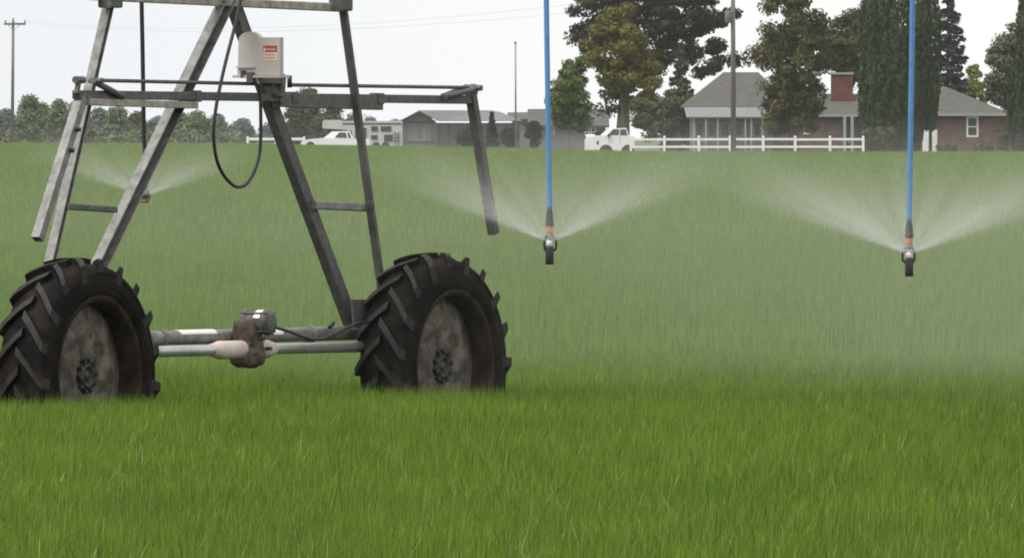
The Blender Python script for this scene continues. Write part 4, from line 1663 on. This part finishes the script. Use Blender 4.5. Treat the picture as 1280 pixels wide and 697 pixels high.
def cabpt(px, py, inset=.0):
    z = Z(py, PD)
    t = (z - Z(169.3, PD)) / (Z(160.3, PD) - Z(169.3, PD))
    return (X(px, PD), PD + .08 + .14 * t - inset, z)


quad_slab([cabpt(759.5, 169.0, .03), cabpt(766.5, 161.5, .03), cabpt(774.2, 161.4, .03), cabpt(773.8, 169.1, .03)], (0, .02, 0), 'side_window', GLASSD, pk)
quad_slab([cabpt(775, 169.1, .03), cabpt(775.3, 161.4, .03), cabpt(782.4, 161.4, .03), cabpt(784.6, 169.2, .03)], (0, .02, 0), 'side_window', GLASSD, pk)
a0, a1 = (X(751, PD), PD + .15, Z(169.2, PD)), (X(760.5, PD), PD + .27, Z(160.9, PD))
b0, b1 = (X(751, PD), PD + 1.75, Z(169.2, PD)), (X(760.5, PD), PD + 1.63, Z(160.9, PD))
quad_slab([a0, a1, b1, b0], (-.03, 0, .03), 'windscreen', GLASSL, pk)
g = MB()
g.box(X(729.5, PD), X(731, PD), PD + .05, PD + 1.85, Z(188, PD), Z(184.5, PD))
g.build('bumper', FASCIA, pk)
g = MB().box(X(730.7, PD), X(731, PD) - .003, PD + .45, PD + 1.45, Z(182, PD), Z(176, PD))
g.build('grille', TRIM, pk)
for y_ in (PD + .1, PD + 1.5):
    MB().box(X(730.2, PD), X(731, PD) - .004, y_, y_ + .3, Z(181, PD), Z(176.5, PD)).build('headlight', GLASSL, pk)
MB().box(X(746, PD), X(748.5, PD), PD - .006, PD - .001, Z(181, PD), Z(176, PD)).build('marker_light', TRIM, pk)
for px in (757.5, 785):
    MB().lathe([(0, -.01), (.47, -.01), (.47, .02), (0, .02)], (X(px, PD), PD - .004, .42), (0, 1, 0), 24, smooth=False).build('wheel_arch', TRIM, pk)
for px in (757.5, 785):
    wheel_at(pk, px, PD, PD + .10, .40)
    wheel_at(pk, px, PD, PD + 1.78, .40)
for px in (761, 775):
    MB().box(X(px, PD), X(px + .4, PD), PD - .008, PD - .003, .95, Z(170, PD)).build('door_seam', TRIM, pk)
g = MB()
g.box(X(759.5, PD), X(762.5, PD), PD - .2, PD - .01, Z(171, PD), Z(167.5, PD))
g.build('wing_mirror', TRIM, pk)
g = MB()
g.box(X(732.5, PD), X(744, PD), PD + .5, PD + 1.2, Z(171.5, PD), Z(168.2, PD))
g.box(X(733.5, PD), X(742, PD), PD + .55, PD + 1.15, Z(168.2, PD) + .002, Z(167.6, PD))
g.build('hood_scoop', CARW, pk)

# camper: a pickup in front, a camper trailer with an overhanging nose behind
CD = 1405.0
pk2 = thing('pickup_truck', 'white pickup truck parked nose left in front of the camper', 'pickup truck', (X(408, CD), CD, 0))
body = [(376, 190), (376, 178), (379, 175.3), (390, 173.5), (404, 172.5), (440, 173.2), (462, 174), (462, 190)]
g = MB()
g.prism([(X(a, CD), CD, Z(b, CD)) for a, b in body][::-1], (0, 1.95, 0))
g.build('body', CARW, pk2)
g = MB()
cab0 = [(404, 172.8), (415, 164.4), (437, 164), (441, 173)]
lo_ = [(X(a, CD), Z(b, CD)) for a, b in cab0]
yv = [(CD + .08, CD + 1.87), (CD + .24, CD + 1.7), (CD + .24, CD + 1.7), (CD + .08, CD + 1.87)]
vs = [(lo_[i][0], yv[i][0], lo_[i][1]) for i in range(4)] + [(lo_[i][0], yv[i][1], lo_[i][1]) for i in range(4)]
g.add(vs, [(0, 3, 2, 1), (4, 5, 6, 7), (0, 1, 5, 4), (1, 2, 6, 5), (2, 3, 7, 6), (3, 0, 4, 7)])
g.build('cab', CARW, pk2)
for aa in (((418.5, 172.2), (424, 165.6), (432, 165.4), (434, 172.3)), ((435.5, 172.3), (434, 165.4), (436.5, 165.4), (439, 172.4))):
    z_ = [(X(a, CD), CD + .05 + .16 * ((172.8 - b) / 8.4) - .03, Z(b, CD)) for a, b in aa]
    quad_slab(z_, (0, .02, 0), 'side_window', GLASSD, pk2)
a0, a1 = (X(404, CD), CD + .15, Z(172.8, CD)), (X(415, CD), CD + .3, Z(164.7, CD))
quad_slab([a0, a1, (a1[0], CD + 1.64, a1[2]), (a0[0], CD + 1.8, a0[2])], (-.03, 0, .03), 'windscreen', GLASSD, pk2)
for px in (388, 452):
    wheel_at(pk2, px, CD, CD + .08, .40)
    wheel_at(pk2, px, CD, CD + 1.84, .40)

TD = 1425.0
cp = thing('camper_trailer', 'white camper with an overhanging nose, dark windows and a ladder beside the shed', 'camper', (X(465, TD), TD, 0))
prof = [(403, 152), (403, 160.5), (427, 162), (440, 163.5), (440, 184), (503, 184), (504, 153), (500, 151), (428, 151.5), (427, 150), (405, 150)]
g = MB()
g.prism([(X(a, TD), TD, Z(b, TD)) for a, b in prof], (0, 2.4, 0))
CAMPW = mat('camper_siding', (.44, .44, .43), .5, 0, (.52, .52, .51), 1)
g.build('body', CAMPW, cp)
g = MB().box(X(428, TD), X(502, TD), TD - .03, TD - .003, Z(156, TD), Z(153.6, TD))
g.build('trim_stripe', METALB, cp)
for a, b, c_, d_ in ((464, 472.5, 158, 164), (476, 489, 158, 164), (464, 472, 169, 174.5), (480, 491, 168.5, 177), (444, 458, 160, 178)):
    window(cp, a, b, c_, d_, TD, TD, TRIM, GLASSD, False, t=.05)
g = MB()
for px in (493.5, 498.5):
    g.box(X(px, TD) - .05, X(px, TD) + .05, TD - .16, TD - .08, Z(180, TD), Z(165, TD))
for py in (168, 172, 176):
    g.box(X(493.5, TD), X(498.5, TD), TD - .15, TD - .09, Z(py, TD) - .05, Z(py, TD) + .05)
g.build('ladder', METALB, cp)
wheel_at(cp, 470, TD, TD + .1, .38)
wheel_at(cp, 470, TD, TD + 2.3, .38)
wheel_at(cp, 482, TD, TD + .1, .38)
wheel_at(cp, 482, TD, TD + 2.3, .38)

# ------------------------------------------------------------------ fences and poles
FD = 1100.0
fence = thing('rail_fence', 'white two rail fence running in front of the brick house', 'fence', (X(934, FD), FD, 0))
fx = [788.5, 830.5, 873.5, 912.5, 954, 994, 1037.5, 1079]
pm = None
for px in fx:
    if pm is None:
        g = MB().box(-.09, .09, -.07, .07, 0, Z(170.8, FD))
        g.add([(-.11, -.09, Z(170.8, FD)), (.11, -.09, Z(170.8, FD)), (.11, .09, Z(170.8, FD)), (-.11, .09, Z(170.8, FD)), (0, 0, Z(169.6, FD))],
              [(3, 2, 1, 0), (0, 1, 4), (1, 2, 4), (2, 3, 4), (3, 0, 4)])
        pm = g.build('post', WHITEP, None, (0, 0, 0))
        o = pm
    else:
        o = pm.copy()
        COL.objects.link(o)
    o.parent = fence
    o.location = (X(px, FD) - fence.location.x, random.uniform(-.03, .03), 0)
for py in (174.2, 183.6):
    for i in range(len(fx) - 1):
        s = random.uniform(-.25, .25)
        g = MB().bar((X(fx[i], FD) + .095, FD, Z(py + s, FD)), (X(fx[i + 1], FD) - .095, FD, Z(py + s * .4, FD)), .05, .155, (0, 1, 0))
        g.build('rail', WHITEP, fence)
LD = 1545.0
lf = thing('rail_fence', 'short white fence stub on the left behind the cable loop', 'fence', (X(325, LD), LD, 0))
for px in (309.5, 345, 380):
    MB().box(X(px, LD) - .12, X(px, LD) + .12, LD - .07, LD + .07, 0, Z(170.5, LD)).build('post', WHITEP, lf)
for a, b in ((309.5, 345), (345, 380)):
    MB().box(X(a, LD) + .13, X(b, LD) - .13, LD - .04, LD + .04, Z(175.5, LD), Z(172.2, LD)).build('rail', WHITEP, lf)

UD = 1590.0
up_ = thing('utility_pole', 'wooden utility pole with a crossarm at the far left', 'utility pole', (X(15.5, UD), UD, 0))
MB().tube([(X(15.2, UD), UD, 0), (X(16.5, UD), UD, Z(26, UD))], [.19, .13], 10).build('pole', POLEW, up_)
g = MB().box(X(5, UD), X(32.5, UD), UD - .2, UD - .07, Z(31.5, UD), Z(29, UD))
g.bar((X(10, UD), UD - .14, Z(30.5, UD)), (X(16, UD), UD - .1, Z(38, UD)), .05, .05, (0, 1, 0)).bar((X(26, UD), UD - .14, Z(30.5, UD)), (X(17, UD), UD - .1, Z(38, UD)), .05, .05, (0, 1, 0))
g.build('crossarm', POLEW, up_)
for px in (7, 16.5, 31):
    MB().lathe([(.03, 0), (.06, .04), (.09, .12), (.06, .2), (.08, .26), (0, .3)], (X(px, UD), UD - .13, Z(29, UD) if px != 16.5 else Z(26, UD)), ZV, 10).build('insulator', GRYPL, up_)
RD = 1092.0
rp = thing('utility_pole', 'tall wooden utility pole with a transformer before the brick house', 'utility pole', (X(916.5, RD), RD, 0))
MB().tube([(X(916.8, RD), RD, 0), (X(916, RD), RD, Z(-60, RD))], [.2, .14], 12).build('pole', POLEW, rp)
g = MB().lathe([(0, 0), (.22, 0), (.25, .03), (.25, .80), (.22, .86), (0, .88)], (X(910.5, RD), RD - .12, Z(29, RD)), ZV, 18)
g.lathe([(0, 0), (.05, 0), (.07, .1), (.04, .22), (0, .25)], (X(909, RD), RD - .12, Z(29, RD) + .87), ZV, 10)
g.build('transformer', METALR, rp)
KD = 1290.0
fpole = thing('flagpole', 'thin bare grey pole standing before the outbuilding', 'pole', (X(644.5, KD), KD, 0))
MB().tube([(X(644.8, KD), KD, 0), (X(644.3, KD), KD, Z(55, KD))], [.09, .06], 10).build('pole', POLEG, fpole)
MB().lathe([(0, 0), (.09, .02), (.12, .1), (.09, .18), (0, .2)], (X(644.3, KD), KD, Z(55, KD)), ZV, 12).build('finial', POLEG, fpole)
# overhead wires from the far pole to the transformer pole
wires = []
for k_, (pxl, off) in enumerate(((7, -.3), (31, .3))):
    a = Vector((X(pxl, UD), UD - .13, Z(27, UD)))
    b = Vector((X(916, RD), RD + off, Z(-8 - 14 * k_, RD)))
    pts = []
    for i in range(25):
        t = i / 24
        q = a.lerp(b, t)
        q.z -= 3.2 * 4 * t * (1 - t) * .55
        pts.append(q)
    tag(MB().tube(pts, .006, 5).build('overhead_wire', TRIM), ['lower thin overhead wire crossing the sky behind the tower', 'upper thin overhead wire crossing the sky behind the tower'][k_],
        'wire', 'overhead wires between the poles')

for o in bpy.data.objects:
    if '_base' in o:
        del o['_base']
